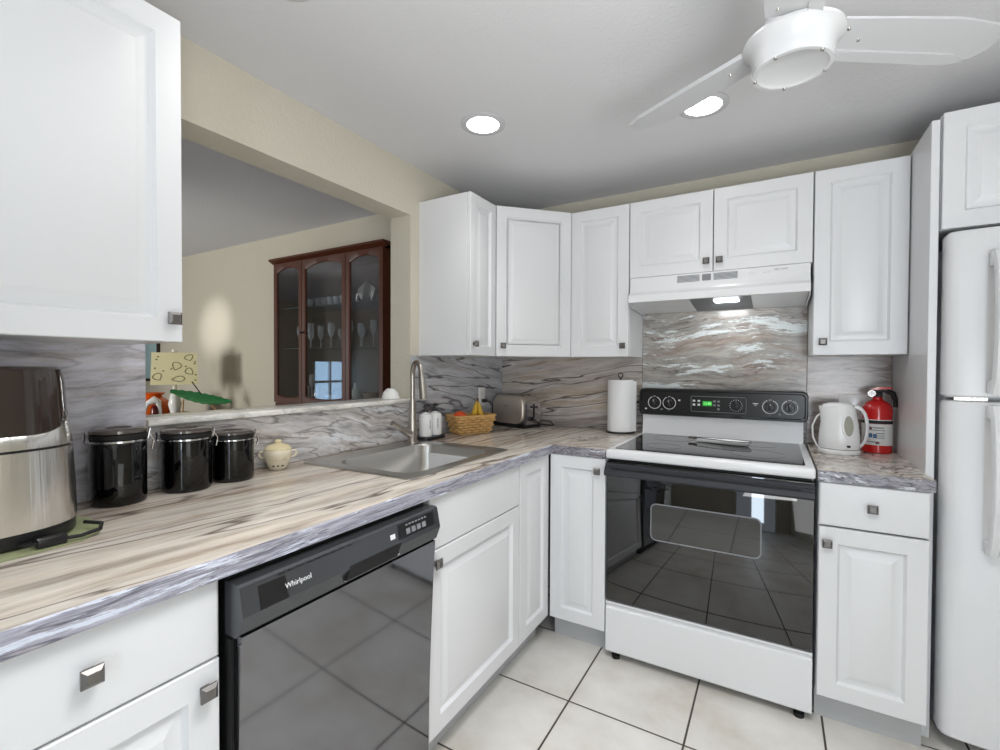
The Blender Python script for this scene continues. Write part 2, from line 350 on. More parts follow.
MB_R = marble('taupe_streaked_laminate', [(120, 111, 107), (160, 149, 144), (182, 173, 168), (160, 140, 132), (200, 193, 188)], stretch=(1.4, 12, 15), vein=0.6, warp=0.1, rough=0.2, off=(8, 0, 0.7), foam=0.36, foamcol=(196, 190, 184))
panel((0.0, -2.60, 0.915), (T, OY2, 1.335), MB_L, 'tall bluish grey backsplash panel behind the air fryer and under the big left cabinet')
panel((0.0, OY2, 0.915), (T, OY, ZS), MB_S, 'low pale grey backsplash strip under the pass-through sill behind canisters and sink')
panel((0.0, OY+0.001, 0.915), (T, -0.001, 1.33), MB_C, 'slate grey veined backsplash panel with the white outlet, left of the corner')
panel((T, -T, 0.915), (0.916, 0.0, 1.33), MB_B, 'brown grey veined backsplash panel behind the toaster and paper towels')
panel((0.918, -T, 0.92), (1.692, -0.0003, 1.572), MB_H, 'grey backsplash panel with white foam streaks between range hood and stove')
panel((1.694, -T, 0.915), (2.009, 0.0, 1.33), MB_R, 'taupe streaked backsplash panel behind the kettle and fire extinguisher')

# ------------------------------------------------------------------ cabinetry
def door_mesh(x0, x1, z0, z1, y, t=0.019, raised=True, stile=0.052):
    """front faces -y, its back lies at y"""
    mb = MB(); f = y-t
    if raised: spec = [(0, y), (0, f+0.002), (0.002, f), (stile, f), (stile+0.004, f+0.007), (stile+0.008, f+0.012), (stile+0.014, f+0.012), (stile+0.038, f+0.002), (stile+0.041, f+0.001)]
    else: spec = [(0, y), (0, f+0.004), (0.004, f+0.0012), (0.016, f), ]
    rs = [[(x0+i, yy, z0+i), (x1-i, yy, z0+i), (x1-i, yy, z1-i), (x0+i, yy, z1-i)] for i, yy in spec]
    return mb.rings(rs)
def knob(x, y, z, parent):
    mb = MB(); h = 0.0145
    mb.box((x-0.008, y-0.016, z-0.008), (x+0.008, y, z+0.008), 0.001, 1)
    def sq(r, yy): return [(x-r, yy, z-r), (x+r, yy, z-r), (x+r, yy, z+r), (x-r, yy, z+r)]
    mb.rings([sq(h, y-0.015), sq(h, y-0.019), sq(h-0.001, y-0.020), sq(0.0085, y-0.0245), sq(0.008, y-0.0245)])
    return mb.build('knob', KNOB, parent, smooth=0)
def cabinet(name, label, cat, loc, rz, w, depth, z0, z1, doors, toe=False, group=None, gap=True, toe_in=0.045):
    """local frame: width +x, front -y.  doors: (x0,x1,z0,z1,kind,knob or None)"""
    t = thing(name, label, cat, (loc[0], loc[1], z0 if not toe else 0), rz, group)
    zo = t.location.z
    cd = depth-0.021
    mb = MB(); mb.box((0, -cd, z0-zo), (w, 0, z1-zo), 0.001, 1)
    mb.build('body', WHITE, t, smooth=0)
    if toe: MB().box((0.0, -(cd-toe_in), 0), (w, -0.05, z0-0.0015)).build('toe_kick', KICK, t, smooth=0)
    # dark reveal sheet behind the doors, painting the shade in their gaps
    for (a, b, c, d, kind, kn) in doors:
        dm = door_mesh(a, b, c-zo, d-zo, -cd-0.002, 0.019, kind == 'door', 0.045 if (b-a) < 0.26 else 0.055)
        o = dm.build('door' if kind == 'door' else 'drawer_front', WHITE, t, smooth=25)
        if kn: knob(kn[0], -cd-0.021, kn[1]-zo, o)
    xs = [d[0] for d in doors]+[d[1] for d in doors]; zs = [d[2] for d in doors]+[d[3] for d in doors]
    if gap: MB().box((min(xs)+0.004, -cd-0.0015, min(zs)-zo+0.004), (max(xs)-0.004, -cd, max(zs)-zo-0.004)).build('reveal_shade', GAP, t, smooth=0)
    return t
UB, UT = 1.330, 2.104
LW = PI/2    # left-wall run: local x -> +y, front -> +x
# wall cabinets
cabinet('wall_cabinet', 'large white wall cabinet at the left edge above the air fryer', 'cabinet', (0.0, -2.60, 0), LW, 0.51, 0.312, UB, UT+0.0,
        [(0.002, 0.508, UB, UT, 'door', (0.483, UB+0.055))])
cabinet('wall_cabinet', 'narrow white wall cabinet beside the pass-through, its plain side panel showing', 'cabinet', (0.0, -0.839, 0), LW, 0.237, 0.312, UB, UT,
        [(0.002, 0.235, UB, UT, 'door', (0.030, UB+0.055))])
cabinet('wall_cabinet', 'slim white wall cabinet above the paper towels, left of the range hood', 'cabinet', (0.602, 0.0, 0), 0, 0.314, 0.301, UB, UT,
        [(0.002, 0.313, UB, UT, 'door', (0.287, UB+0.055))])
cabinet('wall_cabinet', 'short white two-door wall cabinet above the range hood', 'cabinet', (0.918, 0.0, 0), 0, 0.776, 0.301, 1.724, UT,
        [(0.002, 0.386, 1.724, UT, 'door', (0.360, 1.772)), (0.390, 0.774, 1.724, UT, 'door', (0.416, 1.772))])
cabinet('wall_cabinet', 'tall white wall cabinet above the kettle and fire extinguisher', 'cabinet', (1.696, 0.0, 0), 0, 0.313, 0.301, UB, UT,
        [(0.002, 0.311, UB, UT, 'door', (0.036, UB+0.055))])
cabinet('wall_cabinet', 'white wall cabinet above the refrigerator', 'cabinet', (2.037, 0.0, 0), 0, 0.78, 0.575, 1.742, 2.130,
        [(0.002, 0.388, 1.742, 2.130, 'door', None), (0.392, 0.778, 1.742, 2.130, 'door', None)])
# diagonal corner wall cabinet
ct = thing('corner_wall_cabinet', 'white diagonal corner wall cabinet above the toaster', 'cabinet', (0.0, 0.0, UB))
pol = [(0.001, -0.001), (0.001, -0.600), (0.300, -0.600), (0.600, -0.290), (0.600, -0.001)]
MB().prism(pol, 0, UT-UB).build('body', WHITE, ct, smooth=0)
p0 = Vector((0.308, -0.602, 0)); p1 = Vector((0.601, -0.299, 0)); dl_ = (p1-p0).length; ang = math.atan2(p1.y-p0.y, p1.x-p0.x)
dm = door_mesh(0.003, dl_-0.003, 0, UT-UB, 0.0, 0.012); dm.bm.transform(Matrix.Translation(p0) @ Matrix.Rotation(ang, 4, 'Z'))
dr = dm.build('door', WHITE, ct, smooth=25)
kb = knob(0.036, -0.012, 0.055, dr); kb.data.transform(Matrix.Translation(p0) @ Matrix.Rotation(ang, 4, 'Z'))
# tall panel between the counter and the refrigerator
o = MB().box((2.011, -0.562, 0), (2.034, -0.001, 2.116), 0.0015, 1).build('end_panel', WHITE, smooth=0)
tag(o, 'tall white side panel between the right countertop and the refrigerator', 'panel')

ZB = 0.112; CT = 0.876
cabinet('base_cabinet', 'white base cabinet with one drawer and one door, left of the dishwasher', 'cabinet', (0.008, -2.600, 0), LW, 0.405, 0.647, ZB, CT,
        [(0.002, 0.403, 0.722, CT-0.004, 'drawer', (0.205, 0.800)), (0.002, 0.403, ZB, 0.718, 'door', (0.375, 0.673))], toe=True)
cabinet('base_cabinet', 'white sink base cabinet with a plain false drawer front, right of the dishwasher', 'cabinet', (0.008, -1.568, 0), LW, 0.592, 0.647, ZB, 0.70,
        [(0.002, 0.588, ZB, 0.699, 'door', (0.028, 0.663))], toe=True)
sk = [o for o in bpy.data.objects if o.get('label', '').startswith('white sink base')][0]
mb = MB(); mb.box((0.0, -0.626, 0.70), (0.592, -0.61, CT)); mb.box((0.0, -0.61, 0.70), (0.016, -0.02, CT)); mb.box((0.576, -0.61, 0.70), (0.592, -0.02, CT)); mb.build('upper_frame', WHITE, sk, smooth=0)
door_mesh(0.002, 0.588, 0.703, CT-0.003, -0.628, 0.019, False).build('drawer_front', WHITE, sk, smooth=25)
cabinet('base_cabinet', 'narrow white base cabinet right of the sink base, in the corner', 'cabinet', (0.008, -0.974, 0), LW, 0.286, 0.647, ZB, CT,
        [(0.002, 0.284, ZB, CT-0.003, 'door', None)], toe=True)
cabinet('base_cabinet', 'white base cabinet with a tall door between the corner and the stove', 'cabinet', (0.662, -0.008, 0), 0, 0.266, 0.684, ZB, CT,
        [(0.002, 0.264, ZB, CT-0.003, 'door', (0.230, 0.818))], toe=True)
cabinet('base_cabinet', 'white base cabinet with one drawer and one door, right of the stove', 'cabinet', (1.699, -0.008, 0), 0, 0.300, 0.684, ZB, CT,
        [(0.002, 0.299, 0.722, CT-0.004, 'drawer', (0.150, 0.800)), (0.002, 0.299, ZB, 0.716, 'door', (0.026, 0.661))], toe=True)

# countertops
TOPM = marble('warm_brown_streaked_countertop', [(116, 96, 82), (186, 172, 158), (216, 208, 198), (204, 193, 180), (160, 142, 126), (226, 221, 213)], stretch=(6.5, 0.5, 9), rot=(0, 0, 0.09), vein=0.8, rough=0.2, veincol=(70, 54, 44), warp=0.08, grain=0.5)
TOPR = marble('beige_veined_countertop', [(140, 122, 110), (190, 180, 170), (214, 208, 200), (190, 172, 156), (224, 219, 212)], stretch=(2.0, 7, 9), rot=(0, 0, -0.9), vein=0.9, rough=0.2, veincol=(70, 48, 42), warp=0.4)
EDGL = marble('lavender_grey_counter_edge', [(112, 110, 122), (150, 150, 164), (170, 170, 182), (136, 134, 146), (202, 204, 214)], stretch=(10, 2.6, 34), vein=0.6, foam=0.44, warp=0.03, rough=0.25, foamcol=(216, 222, 236), veincol=(44, 42, 58))
EDGR = marble('speckled_grey_counter_edge', [(60, 58, 66), (110, 108, 116), (150, 148, 156), (90, 86, 92), (190, 190, 196)], stretch=(7, 9, 22), vein=0.8, foam=0.42, rough=0.25, foamcol=(210, 210, 218), veincol=(36, 34, 40))
Z0, Z1 = 0.877, 0.914
XC = 0.672; YC = -0.694
SX0, SX1, SY0, SY1 = 0.135, 0.535, -1.515, -0.965      # sink cut-out
c = thing('countertop', 'long brown streaked L-shaped countertop with the sink set in it', 'countertop', (0.009, -0.009, Z0))
mb = MB(); 
mb.box((0.009, -2.62, Z0), (XC-0.003, SY0, Z1)); mb.box((0.009, SY1, Z0), (XC-0.003, -0.009, Z1))
mb.box((0.009, SY0, Z0), (SX0, SY1, Z1)); mb.box((SX1, SY0, Z0), (XC-0.003, SY1, Z1))
mb.build('top', TOPM, c, smooth=0, world=True)
mb = MB(); mb.prism([(XC-0.003, -0.009), (XC-0.003, YC+0.003), (0.926, YC+0.003), (0.926, -0.009)], Z0, Z1)
mb.build('top', TOPR, c, smooth=0, world=True)
def lip(x0, y0, x1, y1, nx, ny):
    mb = MB(); n = 5; rs = []
    prof = [(0, Z0-0.002)]+[(0.003*math.sin(a)+0.0, Z1-0.003+0.003*math.cos(a)) for a in (PI/2, PI/4, 0)]
    prof = [(-0.002, Z0-0.002), (0.003, Z0-0.002), (0.003, Z1-0.003), (0.002, Z1-0.0008), (-0.002, Z1+0.0002)]
    for x, y in ((x0, y0), (x1, y1)): rs.append([(x+nx*p, y+ny*p, z) for p, z in prof])
    return mb.rings(rs)
lip(XC-0.002, -2.62, XC-0.002, YC+0.0, 1, 0).build('front_edge', EDGL, c, smooth=0, world=True)
lip(XC, YC+0.002, 0.926, YC+0.002, 0, -1).build('front_edge', EDGR, c, smooth=0, world=True)
c = thing('countertop', 'short beige countertop right of the stove under the kettle', 'countertop', (1.696, -0.009, Z0))
MB().box((1.696, YC+0.003, Z0), (2.0105, -0.009, Z1)).build('top', TOPR, c, smooth=0, world=True)
lip(1.696, YC+0.002, 2.0105, YC+0.002, 0, -1).build('front_edge', EDGR, c, smooth=0, world=True)

# ------------------------------------------------------------------ sink and faucet
t = thing('kitchen_sink', 'stainless steel single bowl drop-in sink in the long countertop', 'sink', (0.33, -1.24, Z1))
mb = MB()
def rr3(x0, y0, x1, y1, r, z): return [(p[0], p[1], z) for p in rrect(x0, y0, x1, y1, r)]
R0 = (0.045, -1.562, 0.572, -0.915)
mb.rings([rr3(*R0, 0.02, Z1+0.0005), rr3(*R0, 0.02, Z1+0.003), rr3(R0[0]+0.006, R0[1]+0.006, R0[2]-0.006, R0[3]-0.006, 0.018, Z1+0.005),
          rr3(R0[0]+0.014, R0[1]+0.014, R0[2]-0.014, R0[3]-0.014, 0.018, Z1+0.0025),
          rr3(SX0+0.010, SY0+0.010, SX1-0.010, SY1-0.010, 0.07, Z1+0.003), rr3(SX0+0.014, SY0+0.014, SX1-0.014, SY1-0.014, 0.07, Z1-0.002),
          rr3(SX0+0.020, SY0+0.020, SX1-0.020, SY1-0.020, 0.07, Z1-0.15), rr3(SX0+0.045, SY0+0.045, SX1-0.045, SY1-0.045, 0.06, Z1-0.185),
          rr3(0.30, -1.27, 0.37, -1.20, 0.03, Z1-0.19)], cap0=False, cap1=True)
mb.build('bowl', SINKM, t, smooth=40, world=True)
MB().lathe([(0.042, 0), (0.042, 0.003), (0.03, 0.004), (0.028, 0.001)], (0.335, -1.235, Z1-0.188), 28).build('drain', CHROME, t, world=True)
t = thing('kitchen_faucet', 'brushed nickel gooseneck pull-down faucet standing behind the sink', 'faucet', (0.092, -0.995, Z1+0.003))
MB().lathe([(0.027, 0), (0.027, 0.006), (0.023, 0.008), (0.0225, 0.05), (0.0225, 0.075), (0.019, 0.10), (0.0165, 0.15), (0.0145, 0.20)], seg=28).build('body', NICKEL, t)
dv = Vector((0.86, -0.50, 0)); R = 0.060
pts = [(0, 0, 0.17), (0, 0, 0.25), (0, 0, 0.318)]
for i in range(1, 13):
    a = PI-PI*i/12*0.96; q = dv*(R+R*math.cos(a)); pts.append((q.x, q.y, 0.318+R*math.sin(a)))
MB().tube(pts, 0.0112, 14).build('neck', NICKEL, t)
e = Vector(pts[-1]); dn = (Vector(pts[-1])-Vector(pts[-2])).normalized()
hd = MB().tube([e-dn*0.002, e+dn*0.03, e+dn*0.035, e+dn*0.10, e+dn*0.118], [0.0135, 0.0145, 0.0155, 0.0185, 0.0175], 16).build('spray_head', NICKEL, t)
MB().box((e.x+dv.x*0.012, e.y+dv.y*0.012-0.006, e.z-0.075), (e.x+dv.x*0.02, e.y+dv.y*0.02+0.006, e.z-0.04), 0.002).build('button', BLACK, hd)
MB().tube([(0.004, -0.018, 0.045), (0.0, -0.045, 0.058), (-0.012, -0.10, 0.092), (-0.016, -0.118, 0.103)], [0.016, 0.014, 0.011, 0.012], 14).build('lever', NICKEL, t)

# ------------------------------------------------------------------ dishwasher
W = 0.598
t = thing('dishwasher', 'graphite grey dishwasher under the long countertop', 'dishwasher', (0.01, -2.184, 0), LW)
MB().box((0.004, -0.640, 0.10), (W-0.004, -0.03, 0.868)).build('tub', BLACKM, t, smooth=0)
MB().box((0.01, -0.60, 0.0), (W-0.01, -0.10, 0.10)).build('toe_kick', BLACKM, t, smooth=0)
dq = [(-0.642, 0.758), (-0.642, 0.105)]+[(-0.662-0.024*(k/14)**1.6, 0.105+0.653*k/14) for k in range(15)]
MB().prism(dq, 0.006, W-0.006, 'x').build('door', DWM, t)
prof = [(-0.641, 0.756), (-0.676, 0.756), (-0.686, 0.765), (-0.700, 0.80), (-0.6885, 0.855), (-0.683, 0.859), (-0.641, 0.859)]
cp = MB().prism(prof, 0.0, W, 'x').build('control_panel', DWP, t, smooth=20)
# slanted face frame: points on the line (-0.700,0.80)->(-0.686,0.868)
sl = math.atan2(0.014, 0.068)
def on(z, off=0.0): return -0.700+0.014*(z-0.80)/0.068-off
def decal(x0, x1, z0, z1, m, name, off=0.0006, th=0.001, parent=cp):
    return MB().prism([(on(z0, off), z0), (on(z1, off), z1), (on(z1, off)+th+0.002, z1), (on(z0, off)+th+0.002, z0)], x0, x1, 'x').build(name, m, parent, smooth=0)
decal(0.035, 0.095, 0.802, 0.846, BLACK, 'badge_plate')
decal(0.425, 0.575, 0.814, 0.851, BLACK, 'button_panel')
text('lettering', 'Whirlpool', 0.015, (0.122, on(0.824, 0.001), 0.824), (PI/2-sl, 0, 0), PRINT, cp)
for i in range(7): decal(0.455+i*0.013, 0.463+i*0.013, 0.842, 0.846, GREYP, 'button', 0.0014)
for i in range(4): decal(0.455+i*0.022, 0.470+i*0.022, 0.820, 0.834, GREYP, 'button', 0.0014)
decal(0.395, 0.412, 0.822, 0.834, PRINT, 'button', 0.0012)
for i in range(9): decal(0.08+i*0.022, 0.095+i*0.022, 0.8505, 0.8535, BLACKM, 'vent_slot', 0.0012)
# pocket handle below the panel's ridge
pk = MB(); pk.prism([(0.245, 0.776), (0.415, 0.776), (0.432, 0.806), (0.258, 0.806)], -0.7005, -0.690, 'y'); pk.build('pocket_handle', BLACKM, cp, smooth=0)
MB().prism([(0.245, 0.772), (0.432, 0.772), (0.432, 0.7765), (0.248, 0.7765)], -0.6935, -0.688, 'y').build('handle_lip', STEEL, cp, smooth=0)
MB().box((0.0, -0.66, 0.105), (0.0055, -0.645, 0.75)).build('door_gasket', BLACKM, t, smooth=0)

# ------------------------------------------------------------------ stove
SX = 0.9305; SWD = 0.759
t = thing('stove', 'white electric stove with black glass oven door and black control panel', 'stove', (SX, 0, 0))
MB().box((0.003, -0.645, 0.045), (SWD-0.003, -0.04, 0.875), 0.002).build('body', APPL, t)
for x in (0.03, SWD-0.05):
    MB().lathe([(0.018, 0), (0.018, 0.014), (0.009, 0.016), (0.009, 0.033)], (x+0.01, -0.665, 0), 16).build('foot', BLACKM, t)
MB().box((0.0, -0.709, 0.880), (SWD, -0.035, 0.920), 0.010, 3).build('cooktop', APPL, t)
gl = MB(); gl.rings([[(p[0], p[1], 0.9195) for p in rrect(0.030, -0.672, SWD-0.030, -0.112, 0.012)], [(p[0], p[1], 0.9225) for p in rrect(0.030, -0.672, SWD-0.030, -0.112, 0.012)]])
g = gl.build('cooktop_glass', COOKGLASS, t, smooth=0)
BR = mat('grey_burner_ring', srgb(44, 44, 46), 0.12)
for x, y, r in ((0.20, -0.24, 0.095), (0.57, -0.24, 0.075), (0.20, -0.51, 0.075), (0.57, -0.50, 0.10)):
    MB().tube([(x+r*math.cos(2*PI*k/40), y+r*math.sin(2*PI*k/40), 0.9224) for k in range(40)], 0.0006, 4, True).build('burner_ring', BR, g)
# backguard
MB().prism([(-0.035, 0.918), (-0.10, 0.918), (-0.085, 1.035), (-0.035, 1.035)], 0.012, SWD-0.012, 'x').build('backguard', APPL, t)
pts = rrect(-0.006, 1.022, SWD+0.006, 1.163, 0.022)
cpb = MB(); ys = [(-0.030, 0), (-0.100, 0), (-0.106, 0.004), (-0.106, 0.010), (-0.101, 0.014)]
def ins(p, i):
    cx, cz = SWD/2, 1.0925; hx, hz = SWD/2+0.006, 0.0705
    return (cx+(p[0]-cx)*(hx-i)/hx, cz+(p[1]-cz)*(hz-i)/hz)
cpb.rings([[(ins(p, i)[0], y, ins(p, i)[1]) for p in pts] for y, i in ys])
cp = cpb.build('control_panel', mat('satin_black_panel', srgb(17, 18, 19), 0.3), t, smooth=40)
YF = -0.101
def flat(x0, x1, z0, z1, m, name, y=YF, th=0.001): return MB().box((x0, y-th, z0), (x1, y, z1)).build(name, m, cp, smooth=0)
for x in (0.074, 0.150, 0.612, 0.692):
    n = 26; zc = 1.088
    MB().tube([(x+0.032*math.cos(a), YF-0.0006, zc+0.032*math.sin(a)) for a in [PI*0.62+2*PI*0.88*k/n for k in range(n+1)]], 0.0019, 5).build('dial_ring', PRINT, cp)
    kb = MB().lathe([(0.020, 0), (0.019, 0.012), (0.017, 0.014)], (x, YF, zc), 24, 'y').box((x-0.005, YF-0.028, zc-0.018), (x+0.005, YF-0.012, zc+0.018), 0.003).build('burner_knob', BLACK, cp)
    MB().box((x-0.001, YF-0.0288, zc+0.006), (x+0.001, YF-0.0278, zc+0.017)).build('pointer', PRINT, kb, smooth=0)
    text('marking', 'OFF', 0.008, (x, YF-0.0008, zc+0.033), (PI/2, 0, 0), PRINT, cp); text('marking', 'HI', 0.007, (x, YF-0.0008, zc-0.041), (PI/2, 0, 0), GREYP, cp)
for x, z, m in ((0.030, 1.054, PRINT), (0.112, 1.054, GREYP), (0.200, 1.104, PRINT), (0.652, 1.054, GREYP)):
    flat(x-0.005, x+0.005, z-0.004, z+0.004, m, 'indicator')
flat(0.538, 0.562, 1.100, 1.104, PRINT, 'indicator'); flat(0.544, 0.556, 1.090, 1.099, GREYP, 'indicator')
rp = rrect(0.258, 1.050, 0.510, 1.128, 0.006)
MB().tube([(p[0], YF-0.0006, p[1]) for p in rp], 0.0013, 5, True).build('outline', GREYP, cp)
disp = flat(0.313, 0.357, 1.080, 1.105, GREEN, 'clock_display'); text('digits', '12:00', 0.017, (0.335, YF-0.0018, 1.0925), (PI/2, 0, 0), GREEND, disp)
for x, z in ((0.272, 1.105), (0.272, 1.085), (0.295, 1.105), (0.295, 1.085), (0.368, 1.105), (0.368, 1.085), (0.387, 1.105), (0.387, 1.085), (0.387, 1.066)):
    MB().box((x-0.006, YF-0.002, z-0.005), (x+0.006, YF, z+0.005), 0.001).build('button', GREYP if x > 0.3 else PRINT, cp)
x = 0.466; zc = 1.088
for k in range(16):
    a = 2*PI*k/16; flat(x+0.0275*math.cos(a)-0.0016, x+0.0275*math.cos(a)+0.0016, zc+0.0275*math.sin(a)-0.0016, zc+0.0275*math.sin(a)+0.0016, PRINT, 'dial_mark')
MB().lathe([(0.021, 0), (0.020, 0.012), (0.018, 0.014)], (x, YF, zc), 24, 'y').box((x-0.005, YF-0.028, zc-0.018), (x+0.005, YF-0.012, zc+0.018), 0.003).build('oven_selector_knob', BLACK, cp)
# oven door
dr = MB().box((0.002, -0.697, 0.262), (SWD-0.002, -0.648, 0.868), 0.004).build('oven_door', BLKGLASS, t)
wp = rrect(0.192, 0.560, 0.592, 0.710, 0.022)
MB().tube([(p[0], -0.6975, p[1]) for p in wp], 0.0030, 5, True).build('window_outline', GREYP, dr)
MB().rings([[(p[0], -0.6968, p[1]) for p in wp], [(p[0], -0.6974, p[1]) for p in wp]]).build('window', mat('smoky_oven_window', srgb(44, 45, 46), 0.03, ior=1.8), dr, smooth=0)
hm = MB()
hm.prism([(-0.697, 0.812), (-0.735, 0.812), (-0.742, 0.820), (-0.738, 0.838), (-0.730, 0.840), (-0.730, 0.848), (-0.722, 0.850), (-0.722, 0.858), (-0.712, 0.862), (-0.697, 0.862)], 0.004, SWD-0.004, 'x')
hd = hm.build('handle', DGREY, dr, smooth=20)
MB().prism([(0.035, 0.8385), (SWD-0.05, 0.8385), (SWD-0.04, 0.845), (0.03, 0.848)], -0.7312, -0.7295, 'y').build('grip_slot', BLACKM, hd, smooth=0)
MB().box((0.01, -0.68, 0.868), (SWD-0.01, -0.65, 0.881)).build('vent_gap', BLACKM, t, smooth=0)
sd = MB(); sd.prism([(-0.648, 0.034), (-0.690, 0.034), (-0.694, 0.040), (-0.694, 0.225), (-0.684, 0.232), (-0.684, 0.240), (-0.694, 0.247), (-0.694, 0.255), (-0.648, 0.255)], 0.002, SWD-0.002, 'x')
sd.build('storage_drawer', APPL, t, smooth=30)

# range hood
t = thing('range_hood', 'white under-cabinet range hood above the stove', 'range hood', (0.924, 0, 1.56))
HW = 0.762
hz = lambda z: z-1.56
shell = MB()
out = [(-0.008, 1.722), (-0.302, 1.722), (-0.304, 1.668), (-0.312, 1.648), (-0.334, 1.632), (-0.338, 1.598), (-0.330, 1.596), (-0.328, 1.625), (-0.30, 1.645), (-0.02, 1.66), (-0.008, 1.66)]
shell.prism([(y, hz(z)) for y, z in out], 0, HW, 'x')
side = [(-0.008, 1.66), (-0.30, 1.66), (-0.334, 1.630), (-0.338, 1.598), (-0.30, 1.580), (-0.008, 1.565)]
shell.prism([(y, hz(z)) for y, z in side], 0, 0.004, 'x'); shell.prism([(y, hz(z)) for y, z in side], HW-0.004, HW, 'x')
shell.build('hood_shell', APPL, t, smooth=25)
MB().prism([(-0.328, hz(1.600)), (-0.328, hz(1.606)), (-0.012, hz(1.580)), (-0.012, hz(1.572))], 0.005, HW-0.005, 'x').build('underside', APPL, t, smooth=0)
ff = MB(); ff.prism([(-0.322, hz(1.5985)), (-0.322, hz(1.603)), (-0.03, hz(1.578)), (-0.03, hz(1.5715))], 0.28, 0.54, 'x'); fl = ff.build('grease_filter', MESHF, t, smooth=0)
MB().box((0.385, -0.31, hz(1.582)), (0.49, -0.23, hz(1.594)), 0.006).build('lamp_lens', mat('hood_lamp_lens', (1, 1, 1, 1), 0.5, emit=(0.95, 0.98, 1, 1), es=5), t)
for x0, x1 in ((0.225, 0.325), (0.385, 0.485)):
    for k in range(6): MB().box((x0, -0.3052, hz(1.683+k*0.0055)), (x1, -0.303, hz(1.6855+k*0.0055))).build('vent_slot', GREYP, t, smooth=0)
MB().box((0.336, -0.3052, hz(1.683)), (0.374, -0.303, hz(1.713))).build('badge', GREYP, t, smooth=0)
for x in (0.545, 0.60): MB().box((x-0.014, -0.306, hz(1.696)), (x+0.014, -0.303, hz(1.706)), 0.002).build('switch', APPL, t)
text('lettering', 'FAN  LIGHT', 0.010, (0.655, -0.3045, hz(1.706)), (PI/2, 0, 0), GREYP, t)

# ------------------------------------------------------------------ refrigerator
t = thing('refrigerator', 'white top-freezer refrigerator at the right edge', 'refrigerator', (2.046, 0, 0))
FW = 0.76
MB().box((0.012, -0.545, 0.03), (FW-0.012, -0.05, 1.69), 0.004).build('body', APPL, t)
for x in (0.05, FW-0.05): MB().lathe([(0.02, 0), (0.02, 0.032)], (x, -0.45, 0), 16).build('foot', BLACKM, t)
def fdoor(z0, z1):
    n = 16; mb = MB(); rs = []
    prof = [(0.0, -0.555)]+[(0.0+0.0, -0.60)]
    xs = [0.0, 0.0, 0.004, 0.014, 0.03, 0.06, 0.12]; yy = [-0.553, -0.600, -0.612, -0.622, -0.628, -0.632, -0.638]
    loop = list(zip(xs, yy))+[(FW/2, -0.650)]+[(FW-x, y) for x, y in reversed(list(zip(xs, yy)))]
    for z, i in ((z0, 0.006), (z0+0.006, 0), (z1-0.012, 0), (z1-0.003, 0.005), (z1, 0.014)):
        rs.append([(min(max(x, i), FW-i), min(y+i, -0.553), z) for x, y in loop])
    return mb.rings(rs)
fdoor(1.182, 1.722).build('freezer_door', FRIDGE, t, smooth=30)
fdoor(0.06, 1.170).build('door', FRIDGE, t, smooth=30)
MB().box((0.02, -0.62, 1.171), (0.10, -0.56, 1.181)).build('hinge', STEEL, t)
def fhandle(z0, z1, flip):
    p = [(0.115, -0.64), (0.115, -0.668), (0.112, -0.690)]; n = 12; pts = []
    for k in range(n+1):
        a = k/n; z = z0+(z1-z0)*a; y = -0.660-0.040*math.sin(PI*min(1, max(0, a)))**0.45
        pts.append((0.118, y, z))
    mb = MB(); rs = []
    for (x, y, z) in [(a_-0.012, b_, c_) for a_, b_, c_ in pts]: rs.append([(x-0.014, y+0.010, z), (x-0.017, y, z), (x-0.010, y-0.012, z), (x+0.008, y-0.012, z), (x+0.015, y, z), (x+0.013, y+0.010, z)])
    mb.rings(rs)
    for z in (z0, z1-0.045): mb.box((0.091, -0.672, z), (0.119, -0.634, z+0.045), 0.006)
    return mb
fhandle(1.195, 1.640, 0).build('handle', APPL, t, smooth=50)
fhandle(0.690, 1.160, 1).build('handle', APPL, t, smooth=50)

# ------------------------------------------------------------------ small things on the counters
ZC = Z1+0.0008
# air fryer on a green mat
pts = [(0.36, -2.47), (0.352, -2.36), (0.345, -2.30), (0.315, -2.26), (0.26, -2.24), (0.20, -2.235), (0.15, -2.24), (0.10, -2.26), (0.05, -2.30), (0.04, -2.36), (0.05, -2.52), (0.14, -2.57), (0.28, -2.56)]
o = MB().prism([(x, y) for x, y in pts], ZC, ZC+0.003).build('counter_mat', GREENM, smooth=0); tag(o, 'pale green plastic mat under the air fryer', 'mat')
t = thing('air_fryer', 'stainless steel air fryer with dark sloped top at the left edge', 'air fryer', (0.172, -2.422, ZC+0.004))
def superell(rx, ry, z, n=48, k=2.7, ox=0.0):
    out = []
    for i in range(n):
        a = 2*PI*i/n; c_, s_ = math.cos(a), math.sin(a)
        out.append((ox+rx*math.copysign(abs(c_)**(2/k), c_), ry*math.copysign(abs(s_)**(2/k), s_), z))
    return out
MB().rings([superell(0.140, 0.148, 0.0), superell(0.146, 0.154, 0.006), superell(0.146, 0.154, 0.030)]).build('base', BLACK, t)
MB().rings([superell(0.148, 0.156, 0.030), superell(0.146, 0.1545, 0.10), superell(0.144, 0.150, 0.185)]).build('basket_shell', STEEL, t)
MB().rings([superell(0.1405, 0.147, 0.184), superell(0.1405, 0.147, 0.190)]).build('seam', BLACK, t)
